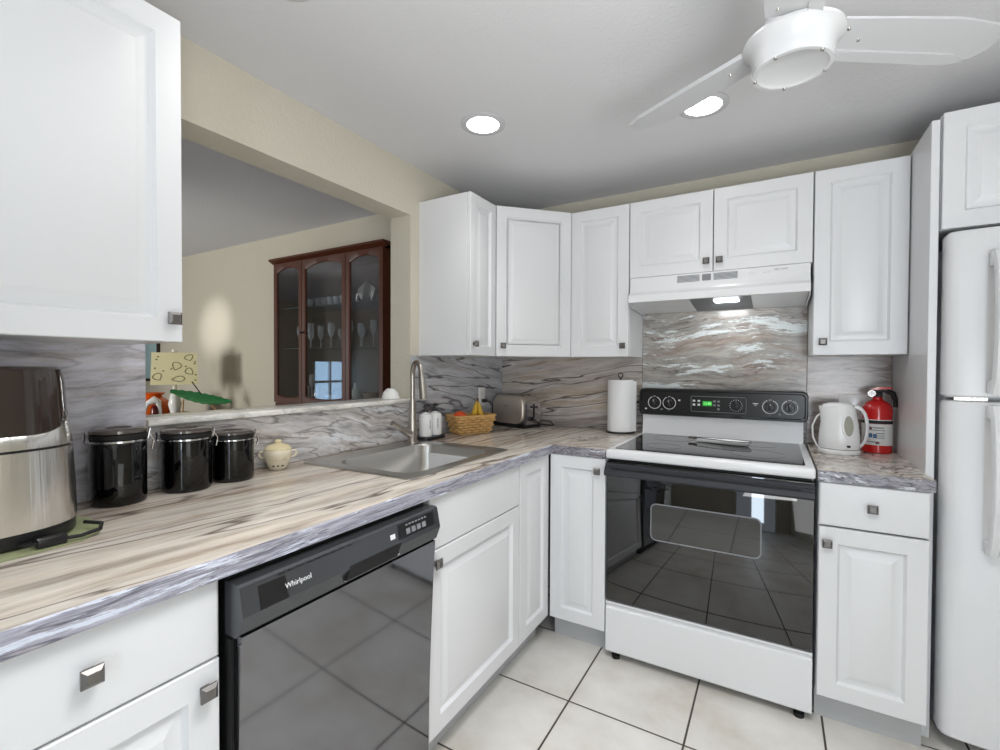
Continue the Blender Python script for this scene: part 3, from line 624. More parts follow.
# the upper band's rim climbs towards the back
mb = MB(); lo = superell(0.144, 0.150, 0.190); md = superell(0.142, 0.147, 0.21); hi = []
for (x, y, z) in superell(0.139, 0.143, 0.0):
    s_ = max(0, min(1, (0.13-x)/0.20)); hi.append((x, y, 0.216+0.120*s_**1.1))
mb.rings([lo, md, hi]).build('upper_band', STEEL, t)
mb = MB(); l2 = [(x*0.992, y*0.992, z-0.004) for x, y, z in hi]
mb.rings([l2, [(x*0.97, y*0.965, 0.325+0.010*(0-x)/0.14) for x, y, z in hi], [(x*0.94, y*0.94, 0.345) for x, y, z in hi], [(x*0.88, y*0.88, 0.351) for x, y, z in hi]]).build('lid', BASE, t)
text('lettering', 'NINJA', 0.020, (0.1458, -0.030, 0.207), (PI/2, 0, PI/2), GREYP, t)
MB().box((0.1475, -0.006, 0.032), (0.1492, -0.003, 0.184)).build('door_seam', BLACK, t, smooth=0)
cord = MB().tube([(0.10, 0.150, 0.015), (0.13, 0.170, 0.012), (0.165, 0.155, 0.010), (0.175, 0.12, 0.008), (0.165, 0.095, 0.008)], 0.004, 8).build('power_cord', BLACKM, t)
pl = MB().box((0.150, 0.055, 0.0), (0.175, 0.10, 0.018), 0.003); pl.box((0.152, 0.035, 0.008), (0.155, 0.056, 0.013)); pl.box((0.168, 0.035, 0.008), (0.171, 0.056, 0.013)); pl.build('plug', BLACK, cord)

# canisters
def canister(loc, r, h, label):
    t = thing('canister', label, 'canister', (loc[0], loc[1], ZC), 0, 'black ceramic clamp-lid canisters')
    MB().lathe([(r*0.94, 0), (r*0.99, 0.004), (r, 0.012), (r, h*0.80), (r*0.97, h*0.815)], seg=56).build('jar', BLKCER, t)
    MB().lathe([(r*0.93, h*0.815), (r*1.03, h*0.82), (r*1.03, h*0.845), (r*0.98, h*0.85)], seg=56).build('metal_band', CHROME, t)
    MB().lathe([(r*0.95, h*0.85), (r*1.0, h*0.86), (r*1.0, h*0.92), (r*0.95, h*0.93)], seg=56).build('gasket', BLACKM, t)
    MB().lathe([(r*0.97, h*0.93), (r*1.02, h*0.94), (r*1.02, h*0.975), (r*0.90, h*1.0), (r*0.5, h*1.0), (r*0.45, h*0.985)], seg=56).build('lid', SMOKE, t)
    z = h*0.83; c_ = MB()
    # wire bail and latch on the right-hand (+y) side, hinge loop on the other
    c_.tube([(0.008, r*1.02, z), (0.010, r*1.10, z+h*0.14), (0.004, r*1.04, z+h*0.155), (-0.006, r*1.10, z+h*0.14), (-0.008, r*1.02, z)], 0.0022, 6)
    c_.tube([(0.008, r*1.04, z+h*0.08), (0.004, r*1.24, z-h*0.02), (0.003, r*1.18, z-h*0.16), (-0.003, r*1.18, z-h*0.16), (-0.004, r*1.24, z-h*0.02), (-0.008, r*1.04, z+h*0.08)], 0.0026, 6)
    c_.build('clamp', CHROME, t)
    c_ = MB(); c_.tube([(0.009, -r*1.01, z), (0.011, -r*1.15, z), (0.009, -r*1.14, z+h*0.12), (-0.009, -r*1.14, z+h*0.12), (-0.011, -r*1.15, z), (-0.009, -r*1.01, z)], 0.0024, 6)
    c_.build('hinge', CHROME, t)
    return t
a1 = canister((0.078, -2.136), 0.060, 0.196, 'tallest black clamp-lid canister, nearest the air fryer')
a2 = canister((0.080, -1.972), 0.063, 0.178, 'middle black clamp-lid canister between the tallest and the shortest')
a3 = canister((0.080, -1.836), 0.059, 0.155, 'shortest black clamp-lid canister, beside the garlic jar')
for a in (a1, a2, a3): a.rotation_euler.z = -0.35
# garlic keeper
t = thing('garlic_jar', 'small cream ceramic garlic jar with lid beside the shortest canister', 'jar', (0.062, -1.668, ZC), 0.0)
MB().lathe([(0.026, 0), (0.030, 0.003), (0.040, 0.030), (0.0465, 0.052), (0.0465, 0.062), (0.043, 0.068)], seg=40).build('jar', CREAMC, t)
MB().lathe([(0.043, 0.068), (0.044, 0.071), (0.034, 0.082), (0.013, 0.089), (0.010, 0.092), (0.013, 0.096), (0.011, 0.101), (0.004, 0.103)], seg=40).build('lid', mat('pale_yellow_glaze', srgb(222, 208, 168), 0.25), t)
va = math.atan2(-2.69+1.668, 1.56-0.062)     # towards the camera
for s_ in (-1, 1):
    b = va+s_*PI/2; u = Vector((math.cos(b), math.sin(b), 0))
    MB().tube([u*0.044+Vector((0, 0, 0.060)), u*0.056+Vector((0, 0, 0.062)), u*0.060+Vector((0, 0, 0.052)), u*0.054+Vector((0, 0, 0.042)), u*0.040+Vector((0, 0, 0.038))], 0.0035, 8).build('handle', CREAMC, t)
for k in (-1, 0, 1):
    a = va+k*0.42; u = Vector((math.cos(a), math.sin(a), 0))
    MB().lathe([(0.0038, -0.003), (0.0038, 0.0015)], (0, 0, 0), 12).bm.free()
    hm = MB(); hm.lathe([(0.0038, -0.002), (0.0038, 0.0006)], (0, 0, 0), 14); hm.bm.transform(Matrix.Translation(u*0.0345+Vector((0, 0, 0.016))) @ u.to_track_quat('Z', 'Y').to_matrix().to_4x4()); hm.build('vent_hole', BLACKM, t)
for k, ch in enumerate('GARLIC'):
    a = va+(k-2.5)*0.26; u = Vector((math.cos(a), math.sin(a), 0)); rr = 0.0435
    text('letter', ch, 0.019, (u.x*rr, u.y*rr, 0.040), (PI/2+0.0, 0, a+PI/2), CREAML, t, ext=0.0015)

# soap dispensers in a caddy
t = thing('dispenser_tray', 'small black tray holding the two soap dispensers beside the faucet', 'tray', (0.077, -0.842, ZC), PI/2)
MB().prism(rrect(-0.083, -0.044, 0.083, 0.044, 0.03), 0, 0.016, 'z', 0.003).build('tray', BLACK, t)
def dispenser(y, label, rz):
    t = thing('soap_dispenser', label, 'soap dispenser', (0.077, y, ZC+0.0165), rz, 'white pump soap dispensers')
    MB().lathe([(0.030, 0), (0.033, 0.003), (0.034, 0.01), (0.034, 0.098), (0.029, 0.108), (0.013, 0.114), (0.0125, 0.120)], seg=32).build('bottle', SOAP, t)
    MB().lathe([(0.0135, 0.119), (0.0135, 0.132), (0.005, 0.134), (0.005, 0.146), (0.010, 0.147), (0.010, 0.156), (0.004, 0.158)], seg=20).tube([(0, 0, 0.152), (0.020, 0, 0.153), (0.034, 0, 0.148)], [0.005, 0.0045, 0.003], 8).build('pump', BLACK, t)
    MB().lathe([(0.0342, 0.035), (0.0343, 0.036), (0.0343, 0.072), (0.0342, 0.073)], seg=32, cap0=False, cap1=False).build('print', SOAP, t)
    text('lettering', 'HAND SOAP' if y > -0.85 else 'DISH SOAP', 0.009, (0.0349, 0, 0.060), (PI/2, PI/2, PI/2), BLACKM, t)
dispenser(-0.880, 'white pump soap dispenser nearest the faucet', -0.2)
dispenser(-0.806, 'white pump soap dispenser nearest the wicker basket', -0.5)

# wicker basket with fruit
BX, BY, BA = 0.130, -0.560, math.radians(66)
t = thing('wicker_basket', 'tan wicker basket of fruit between the soap and the toaster', 'basket', (BX, BY, ZC), BA)
Lb, Wb, Hb = 0.245, 0.135, 0.095
def per(f, z, off=0.0, n=96):
    hx, hy = Lb/2*(0.80+0.20*f)+off, Wb/2*(0.80+0.20*f)+off; out = []
    rc = rrect(-hx, -hy, hx, hy, 0.018, 4); L_ = []; tot = 0
    for i in range(len(rc)):
        a, b = rc[i], rc[(i+1) % len(rc)]; d_ = math.dist(a, b); L_.append((tot, a, b, d_)); tot += d_
    for k in range(n):
        s_ = tot*k/n
        for (st, a, b, d_) in L_:
            if d_ > 0 and st <= s_ <= st+d_+1e-9: u = (s_-st)/d_; out.append(Vector((a[0]+(b[0]-a[0])*u, a[1]+(b[1]-a[1])*u, z))); break
    return out
wv = MB(); NR = 6
for r_ in range(NR):
    f = (r_+0.5)/NR; z = 0.008+f*(Hb-0.012); base = per(f, z); pts = []
    for k, p in enumerate(base):
        nrm = Vector((p.x, p.y*1.5, 0)).normalized(); pts.append(p+nrm*0.0062*math.sin(2*PI*k/96*12+(PI if r_ % 2 else 0)))
    wv.tube(pts, 0.0066, 6, True)
wv.build('weave', WICK, t)
sk_ = MB(); b0 = per(0, 0.004); b1 = per(1, Hb)
for k in range(0, 96, 8): sk_.tube([b0[k], b1[k]], 0.0034, 5)
sk_.build('stake', WICK, t); bpy.data.objects['stake'].name = 'stakes'
MB().tube(per(1, Hb, 0.001), 0.0072, 8, True).build('rim', WICK, t)
MB().prism([(p.x, p.y) for p in per(0, 0, 0, 48)], 0.0005, 0.006).build('bottom', WICK, t, smooth=0)
Rb = Matrix.Translation((BX, BY, ZC)) @ Matrix.Rotation(BA, 4, 'Z')
def fruit(lx, ly, r, zc, label, m, grp=None):
    p = Rb @ Vector((lx, ly, 0)); t = thing('orange', label, 'orange', (p.x, p.y, ZC+zc-r), 0, grp)
    MB().lathe([(r*math.sin(PI*k/16)*1.03, r-r*math.cos(PI*k/16)*0.95) for k in range(1, 16)], seg=28).build('peel', m, t, smooth=60)
    MB().lathe([(0.003, r*1.94), (0.002, r*1.98)], seg=8).build('stem_end', BROWN, t)
fruit(-0.070, 0.0, 0.036, 0.088, 'reddish orange in the near end of the wicker basket', ORANGE)
fruit(-0.003, 0.010, 0.030, 0.058, 'orange mostly hidden in the middle of the wicker basket', mat('pale_orange_peel', srgb(224, 120, 40), 0.4, bump=(150, 0.3)))
p = Rb @ Vector((0.042, 0.0, 0))
t = thing('banana_bunch', 'two short yellow bananas standing in the wicker basket', 'bananas', (p.x, p.y, ZC+0.008))
for s_, dx in ((-1, 0.014), (1, -0.010)):
    pts = []; rr = []
    vl = Vector((0.85, 0.50, 0))
    for k in range(13):
        u = k/12; a = -0.2+1.15*u
        pts.append(vl*(s_*(0.034*(1-u)**1.3+0.003))+Vector((dx*0.5, -dx, 0.006+0.160*u))); rr.append(0.0155*math.sin(PI*min(0.98, max(0.10, 0.12+u*0.80)))**0.6+0.001 if u < 0.86 else 0.006-0.002*(u-0.86)/0.14)
    MB().tube(pts, rr, 9).build('banana', BANANA, t, smooth=60)
MB().tube([(0.0, 0.0, 0.160), (0.0, 0.002, 0.172), (-0.003, 0.002, 0.180)], [0.008, 0.007, 0.006], 8).build('stem', BROWN, t)

# toaster
t = thing('toaster', 'brushed steel two-slice toaster in the counter corner', 'toaster', (0.190, -0.150, ZC), math.radians(-16))
TL, TD, TH = 0.295, 0.150, 0.190
MB().box((-TL/2+0.010, -TD/2+0.001, 0), (TL/2-0.010, TD/2-0.001, 0.024), 0.006).build('base', BLACK, t)
def tp(i, x):
    pts = []
    for p in rrect(-TL/2+0.012+i, 0.022, TL/2-0.022-i, TH-i, 0.055-i*0.5, 8): pts.append((p[0], max(p[1], 0.022)))
    return pts
ring = []
for y, i in ((-TD/2+0.004, 0.010), (-TD/2, 0.016), (TD/2, 0.016), (TD/2-0.004, 0.010)): pass
mb = MB(); mb.rings([[(p[0], y, p[1]) for p in tp(i, 0)] for y, i in ((-TD/2, 0.012), (-TD/2+0.004, 0.004), (-TD/2+0.012, 0.0), (TD/2-0.012, 0.0), (TD/2-0.004, 0.004), (TD/2, 0.012))])
sh = mb.build('shell', TSTEEL, t, smooth=50)
for y in (-0.028, 0.028): MB().box((-0.095, y-0.012, TH-0.004), (0.085, y+0.012, TH+0.0008)).build('bread_slot', BLACKM, sh, smooth=0)
MB().prism([(-TD/2+0.010, 0.022), (TD/2-0.010, 0.022), (TD/2-0.014, 0.145), (TD/2-0.04, 0.160), (-TD/2+0.04, 0.160), (-TD/2+0.014, 0.145)], TL/2-0.030, TL/2-0.002, 'x').build('end_cap', CHROME, t)
MB().box((TL/2-0.003, -0.006, 0.06), (TL/2+0.0005, 0.006, 0.14)).build('lever_slot', BLACKM, t, smooth=0)
MB().box((TL/2-0.001, -0.018, 0.118), (TL/2+0.016, 0.018, 0.130), 0.004).build('lever', BLACK, t)
MB().lathe([(0.014, TL/2-0.001), (0.013, TL/2+0.012)], (0, -0.03, 0.055), 20, 'x').build('dial', BLACK, t)
MB().tube([(-0.012+0.026*math.cos(2*PI*k/24)*0.9, -TD/2-0.0004, 0.125+0.009*math.sin(2*PI*k/24)) for k in range(24)], 0.0008, 4, True).build('badge_ring', GREYP, sh)
text('lettering', 'Oster', 0.014, (-0.012, -TD/2-0.0008, 0.125), (PI/2, 0, 0), GREYP, sh)
# cord from the toaster to the outlet
o = MB().tube([(0.345, -0.175, ZC+0.03), (0.375, -0.165, ZC+0.045), (0.41, -0.135, ZC+0.04), (0.42, -0.10, ZC+0.012), (0.38, -0.055, ZC+0.005), (0.30, -0.035, ZC+0.005)], 0.0032, 8).build('power_cord', BLACKM); tag(o, 'black cord looping on the counter behind the right end of the toaster', 'cord')

def outlet(label, loc, rz, gang=1):
    t = thing('wall_outlet', label, 'outlet', loc, rz)
    w_ = 0.035*gang+0.0
    MB().box((-w_, -0.006, -0.0575), (w_, 0, 0.0575), 0.003).build('cover_plate', CERAM, t)
    for g_ in range(gang):
        cx = (g_-(gang-1)/2)*0.046
        if gang == 2 and g_ == 0:
            MB().box((cx-0.005, -0.016, -0.012), (cx+0.005, -0.005, 0.006), 0.002).build('switch', CERAM, t); continue
        for z in (-0.020, 0.020):
            rc = MB().prism(rrect(cx-0.0165, z-0.0145, cx+0.0165, z+0.0145, 0.008), -0.0075, -0.005, 'y').build('receptacle', CERAM, t, smooth=0)
            for dx in (-0.006, 0.006): MB().box((cx+dx-0.001, -0.0079, z-0.005), (cx+dx+0.001, -0.0074, z+0.005)).build('slot', BLACKM, rc, smooth=0)
    return t
ot = outlet('white wall outlet with a black cord plugged in, left of the toaster', (T, -0.262, 1.092), LW)
outlet('white double wall plate behind the kettle', (1.888, -T, 1.098), 0, 2)
t = thing('plugged_cord', 'black plug and cord hanging from the outlet behind the bananas', 'cord', (T+0.0085, -0.262, 1.068))
MB().box((0, -0.012, -0.010), (0.026, 0.012, 0.012), 0.004).build('plug', BLACK, t)
MB().tube([(0.024, 0.004, 0.0), (0.040, 0.02, -0.004), (0.046, 0.04, -0.025), (0.040, 0.055, -0.07), (0.028, 0.060, -0.12), (0.022, 0.062, -0.150)], 0.0035, 8).build('cord', BLACKM, t)

# paper towel roll on a holder
t = thing('paper_towel_holder', 'black wire paper towel holder carrying the white roll', 'holder', (0.822, -0.105, ZC))
MB().lathe([(0.078, 0), (0.078, 0.006), (0.074, 0.009)], seg=40).build('base', BLACK, t)
MB().tube([(0, 0, 0.008), (0, 0, 0.305)], 0.005, 10).build('rod', BLACK, t)
MB().tube([(0.012*math.sin(a), 0, 0.317-0.013*math.cos(a)) for a in [2*PI*k/20 for k in range(20)]], 0.0032, 8, True).build('finial', BLACK, t)
t = thing('paper_towel_roll', 'white paper towel roll standing left of the stove', 'paper towels', (0.822, -0.105, ZC+0.0095))
rs = []
for r, z in ((0.019, 0.0), (0.0695, 0.0), (0.070, 0.002), (0.070, 0.280), (0.0685, 0.282), (0.019, 0.282)):
    rs.append([(r*math.cos(2*PI*k/56), r*math.sin(2*PI*k/56), z) for k in range(56)])
mb = MB(); rs.append(rs[0]); vr = [[mb.bm.verts.new(q) for q in g_] for g_ in rs[:-1]]; vr.append(vr[0])
for a, b in zip(vr, vr[1:]):
    for i in range(56): mb.bm.faces.new((a[i], a[(i+1) % 56], b[(i+1) % 56], b[i]))
mb.build('roll', PAPER, t)
# loose end sheet
mb = MB(); rs = []
for z in (0.001, 0.275):
    arc = [(math.cos(-2.0+1.9*k/12), math.sin(-2.0+1.9*k/12)) for k in range(13)]
    outr = [(0.0712*c_, 0.0712*s_) for c_, s_ in arc]; outr += [(0.080, 0.004), (0.083, 0.020)]
    inn = [(x*0.985, y*0.985) for x, y in outr]
    rs.append([(x, y, z) for x, y in outr+inn[::-1]])
mb.rings(rs).build('loose_sheet', PAPER, t)

# spoon rest on the cooktop
t = thing('spoon_rest', 'white ceramic spoon rest with a dark rim on the cooktop', 'spoon rest', (SX+0.420, -0.30, 0.9235), math.radians(-14))
def spoon(i, z):
    out = []
    for k in range(36):
        a = 2*PI*k/36; w_ = (0.046-i)*(0.62+0.38*math.cos(a-0.0)) if True else 0
        out.append(((0.125-i)*math.cos(a), w_*math.sin(a)*1.1+0.010*math.cos(a), z))
    return out
MB().rings([spoon(0.022, 0), spoon(0.010, 0.004), spoon(0.0, 0.017), spoon(0.002, 0.019), spoon(0.006, 0.018), spoon(0.016, 0.007), spoon(0.026, 0.005)]).build('dish', CERAM, t, smooth=60)
MB().tube(spoon(0.0015, 0.019), 0.0018, 5, True).build('rim', mat('dark_blue_rim_glaze', srgb(52, 52, 66), 0.25), t)
MB().box((-0.150, -0.016, 0.010), (-0.095, 0.008, 0.020), 0.004).build('grip', mat('brown_patterned_glaze', srgb(92, 84, 80), 0.4, var=(120, 0.5)), t)

# kettle
kz = math.radians(-35)
t = thing('electric_kettle', 'white plastic electric kettle with a grey water gauge, right of the stove', 'kettle', (1.799, -0.235, ZC), 0.0); t.scale = (0.97, 0.97, 1.0)
def egg(rx, z, n=44, ox=0, nose=0.0):
    return [(ox+rx*math.cos(2*PI*k/n)-nose*max(0, -math.cos(2*PI*k/n))**6, 0.92*rx*math.sin(2*PI*k/n), z) for k in range(n)]
MB().rings([egg(0.076, 0), egg(0.078, 0.003), egg(0.078, 0.014), egg(0.074, 0.018)]).build('power_base', KETTLE, t)
bd = MB().rings([egg(0.073, 0.021), egg(0.0755, 0.026), egg(0.0735, 0.08), egg(0.068, 0.13), egg(0.061, 0.17, nose=0.010), egg(0.056, 0.190, nose=0.020), egg(0.054, 0.198, nose=0.022)]).build('body', KETTLE, t, smooth=50)
MB().rings([egg(0.051, 0.197, nose=0.012), egg(0.050, 0.205, nose=0.010), egg(0.040, 0.212), egg(0.010, 0.214)]).build('lid', KETTLE, t, smooth=50)
# handle: deep fin loop on the right-hand side
hp = MB(); n = 16; rs = []
for k in range(n+1):
    u = k/n; a = PI/2-PI*u; cx = 0.052; x = cx+0.050*math.cos(a)**0.8 if math.cos(a) > 1e-6 else cx; z = 0.112+0.090*math.sin(a)
    wv_ = 0.013; th = 0.010
    nx, nz = math.cos(a), math.sin(a)
    rs.append([(x-nx*th, -wv_, z-nz*th), (x, -wv_*0.8, z), (x+nx*0.004, 0, z+nz*0.004), (x, wv_*0.8, z), (x-nx*th, wv_, z-nz*th)])
hp.rings(rs).build('handle', KETTLE, t, smooth=60)
# water gauge: an oval facing the camera
ua = math.atan2(-2.69+0.235, 1.56-1.795)+0.50; u = Vector((math.cos(ua), math.sin(ua), 0))
gm = MB(); gm.lathe([(0.022, -0.006), (0.0235, 0.0025), (0.020, 0.0045)], (0, 0, 0), 28, 'z', sx=1.0, sy=2.1)
frame_m = Matrix((Vector((-u.y, u.x, 0)), Vector((0, 0, 1)), u)).transposed().to_4x4()
tilt = Matrix.Rotation(math.radians(-5), 4, Vector((-u.y, u.x, 0)))
gm.bm.transform(Matrix.Translation(u*0.0655+Vector((0, 0, 0.120))) @ tilt @ frame_m); gg = gm.build('gauge_rim', KETTLE, t, smooth=60)
gm = MB(); gm.lathe([(0.0185, 0.001), (0.0185, 0.0052)], (0, 0, 0), 28, 'z', sx=1.0, sy=2.25)
gm.bm.transform(Matrix.Translation(u*0.0655+Vector((0, 0, 0.120))) @ tilt @ frame_m); gm.build('water_gauge', KWIN, gg)
hm = MB(); hm.lathe([(0.005, -0.001), (0.005, 0.0012)], (0, 0, 0), 16, 'z', sx=1.6); hm.bm.transform(Matrix.Translation(u*0.0715+Vector((0, 0, 0.036))) @ frame_m); hm.build('badge', BLACK, bd)
MB().tube([(-0.060, 0.0, 0.170), (-0.082, 0.0, 0.150), (-0.098, 0.0, 0.110), (-0.095, 0.0, 0.060), (-0.080, 0.0, 0.025), (-0.060, 0, 0.010)], 0.0034, 8).build('power_cord', KETTLE, t)

# fire extinguisher
t = thing('fire_extinguisher', 'red fire extinguisher with black handle and pressure gauge beside the tall panel', 'fire extinguisher', (1.943, -0.125, ZC))
MB().lathe([(0.050, 0), (0.0525, 0.003), (0.0525, 0.182), (0.050, 0.196), (0.042, 0.210), (0.028, 0.221), (0.018, 0.226), (0.017, 0.238)], seg=44).build('cylinder', RED, t)
MB().lathe([(0.0532, 0.034), (0.0532, 0.124)], seg=44, cap0=False, cap1=False).build('label', LABELW, t)
MB().lathe([(0.0535, 0.125), (0.0535, 0.139)], seg=44, cap0=False, cap1=False).build('band', BLACKM, t)
MB().lathe([(0.0536, 0.139), (0.0536, 0.1425)], seg=44, cap0=False, cap1=False).build('band', LABELW, t)
fa = math.atan2(-2.69+0.125, 1.56-1.943)
for k, (da, z, w_, h_, m_) in enumerate(((-0.42, 0.105, 0.010, 0.012, DRED), (-0.20, 0.108, 0.020, 0.004, GREYP), (0.18, 0.108, 0.026, 0.005, GREYP), (0.22, 0.098, 0.03, 0.003, GREYP), (-0.20, 0.098, 0.018, 0.003, GREYP),
        (-0.40, 0.075, 0.012, 0.018, LABELB), (-0.12, 0.073, 0.012, 0.018, LABELB), (0.22, 0.085, 0.028, 0.004, GREYP), (0.22, 0.075, 0.028, 0.003, GREYP), (0.22, 0.066, 0.028, 0.003, GREYP), (0.05, 0.045, 0.012, 0.010, DRED), (-0.35, 0.048, 0.03, 0.004, GREYP))):
    a = fa+da; u = Vector((math.cos(a), math.sin(a), 0)); fm = Matrix((Vector((-u.y, u.x, 0)), Vector((0, 0, 1)), u)).transposed().to_4x4()
    q = MB().box((-w_/2, -h_/2, -0.003), (w_/2, h_/2, 0.0006)); q.bm.transform(Matrix.Translation(u*0.0534+Vector((0, 0, z))) @ fm); q.build('label_print', m_, t, smooth=0)
hm = MB(); hm.box((-0.016, -0.016, 0.236), (0.016, 0.016, 0.256), 0.004); hm.box((-0.030, -0.010, 0.256), (0.046, 0.010, 0.266), 0.003)
hm.tube([(0.030, 0, 0.262), (0.052, 0, 0.252), (0.060, 0, 0.225), (0.062, 0, 0.195)], [0.010, 0.011, 0.009, 0.008], 8)
hm.build('handle', BLACKM, t)
lv = MB(); lv.prism([(-0.030, 0.268), (0.0, 0.280), (0.045, 0.280), (0.050, 0.272), (0.0, 0.268)], -0.010, 0.010, 'y'); lv.build('lever', RED, t)
gq = MB(); gq.lathe([(0.0155, 0), (0.0155, 0.010), (0.013, 0.012)], (-0.024, -0.018, 0.252), 24, 'y'); gq = gq.build('gauge', CHROME, t)
MB().lathe([(0.0125, 0.0125), (0.0125, 0.0131)], (-0.024, -0.018, 0.252), 24, 'y').build('dial', CERAM, gq)
MB().box((-0.0245, -0.0318, 0.251), (-0.0235, -0.031, 0.260)).build('needle', BLACKM, gq, smooth=0)

# bowl upside down on the sill
t = MB().lathe([(0.044, 0), (0.044, 0.004), (0.036, 0.030), (0.024, 0.044), (0.020, 0.046), (0.019, 0.049)], seg=36).build('bowl', CERAM); t.location = (-0.055, -0.985, ZS+0.0205); tag(t, 'small white bowl upside down on the far end of the sill', 'bowl')

# ------------------------------------------------------------------ ceiling fan and lights
FX, FY, FZ = 1.585, -1.451, 2.0
t = thing('ceiling_fan', 'white three-blade ceiling fan near the top right corner', 'ceiling fan', (FX, FY, FZ))
MB().lathe([(0.074, -0.058), (0.076, -0.060), (0.079, -0.056), (0.080, -0.040), (0.084, -0.022), (0.093, -0.008), (0.099, -0.003), (0.099, 0.003), (0.094, 0.006)], seg=56).build('motor_housing', FAN, t, smooth=50)
lidm = MB(); lidm.lathe([(0.078, -0.056), (0.078, -0.062), (0.070, -0.0625), (0.064, -0.058), (0.050, -0.055), (0.01, -0.054)], seg=56); ld = lidm.build('cover_plate', FAN, t, smooth=30)
for k in range(5):
    a = 2*PI*k/5+0.5; MB().lathe([(0.0035, -0.0655), (0.0045, -0.062)], (0.073*math.cos(a), 0.073*math.sin(a), 0), 10).build('screw', STEEL, ld)
MB().lathe([(0.085, 0.006), (0.085, 0.010), (0.060, 0.012), (0.060, 0.045), (0.045, 0.055), (0.013, 0.057), (0.013, 0.20), (0.060, 0.215), (0.062, CZ-FZ-0.001)], seg=40).build('downrod', FAN, t, smooth=40)
outl = [(0.085, -0.052), (0.20, -0.056), (0.34, -0.058), (0.43, -0.046), (0.462, -0.012), (0.466, 0.015), (0.45, 0.044), (0.40, 0.060), (0.20, 0.056), (0.085, 0.052)]
for k, deg in enumerate((32, 150, 270)):
    mb = MB(); mb.prism(outl, 0.0, 0.006)
    bevel_strip = [(0.10, 0.028), (0.42, 0.034), (0.40, 0.060), (0.20, 0.057), (0.10, 0.053)]
    bl_m = Matrix.Translation((0, 0, 0.008)) @ Matrix.Rotation(math.radians(deg), 4, 'Z') @ Matrix.Rotation(math.radians(-9), 4, 'X')
    mb.bm.transform(bl_m); b = mb.build('blade', BLADE, t, smooth=0)
    mb = MB(); mb.prism([(0.085, 0.026), (0.40, 0.030), (0.438, 0.048), (0.40, 0.0605), (0.20, 0.0565), (0.085, 0.0525)], -0.004, 0.0); mb.bm.transform(bl_m); mb.build('blade_edge', BLADE, b, smooth=0)
    for sx_, sy_ in ((0.108, 0.028), (0.108, -0.028), (0.150, 0.0)):
        mb = MB(); mb.lathe([(0.003, -0.003), (0.0042, 0.0)], (sx_, sy_, 0), 10); mb.bm.transform(bl_m); mb.build('screw', STEEL, b)
for (x, y, lb) in ((0.514, -1.05, 'round recessed ceiling light above the sink, left of the fan'), (1.313, -0.75, 'round recessed ceiling light partly hidden behind a fan blade'), (0.47, -1.93, 'round recessed ceiling light at the top edge, nearest the pass-through')):
    t = thing('recessed_light', lb, 'ceiling light', (x, y, CZ), 0, 'recessed ceiling lights')
    mb = MB(); mb.lathe([(0.066, -0.001), (0.066, -0.004), (0.078, -0.006), (0.091, -0.003), (0.091, -0.0005)], seg=48, cap0=False, cap1=False); mb.build('trim_ring', FAN, t, smooth=50)
    MB().lathe([(0.066, -0.0035), (0.066, -0.001)], seg=40).build('lens', LAMPON, t)

# ------------------------------------------------------------------ dining room
HX0, HX1, HY, HB, HT = -1.365, -0.365, -0.72, 1.03, 1.972
t = thing('china_cabinet', 'dark cherry china cabinet with three arched glass doors in the dining room', 'china cabinet', (HX0, -0.435, 0))
mb = MB(); B_ = -0.4315
mb.box((HX0, HY+0.02, HB), (HX0+0.02, B_, HT)); mb.box((HX1-0.02, HY+0.02, HB), (HX1, B_, HT)); mb.box((HX0, HY+0.02, HB), (HX1, B_, HB+0.03)); mb.box((HX0, HY+0.02, HT-0.02), (HX1, B_, HT))
mb.build('case', WOOD, t, smooth=0, world=True)
MB().box((HX0+0.02, B_-0.008, HB+0.03), (HX1-0.02, B_, HT-0.02)).build('back_panel', WOODD, t, smooth=0, world=True)
MB().prism([(HY-0.022, HT+0.018), (HY-0.022, HT+0.006), (HY+0.012, HT-0.012), (HY+0.02, HT-0.012), (HY+0.02, HT), (B_, HT), (B_, HT+0.018)], HX0-0.022, HX1+0.022, 'x').build('crown', WOOD, t, smooth=0, world=True)
SH = [1.395, 1.665]
for z in SH: MB().box((HX0+0.021, HY+0.045, z-0.006), (HX1-0.021, B_-0.01, z)).build('shelf', mat('glass_shelf', srgb(92, 104, 104), 0.1), t, smooth=0, world=True)
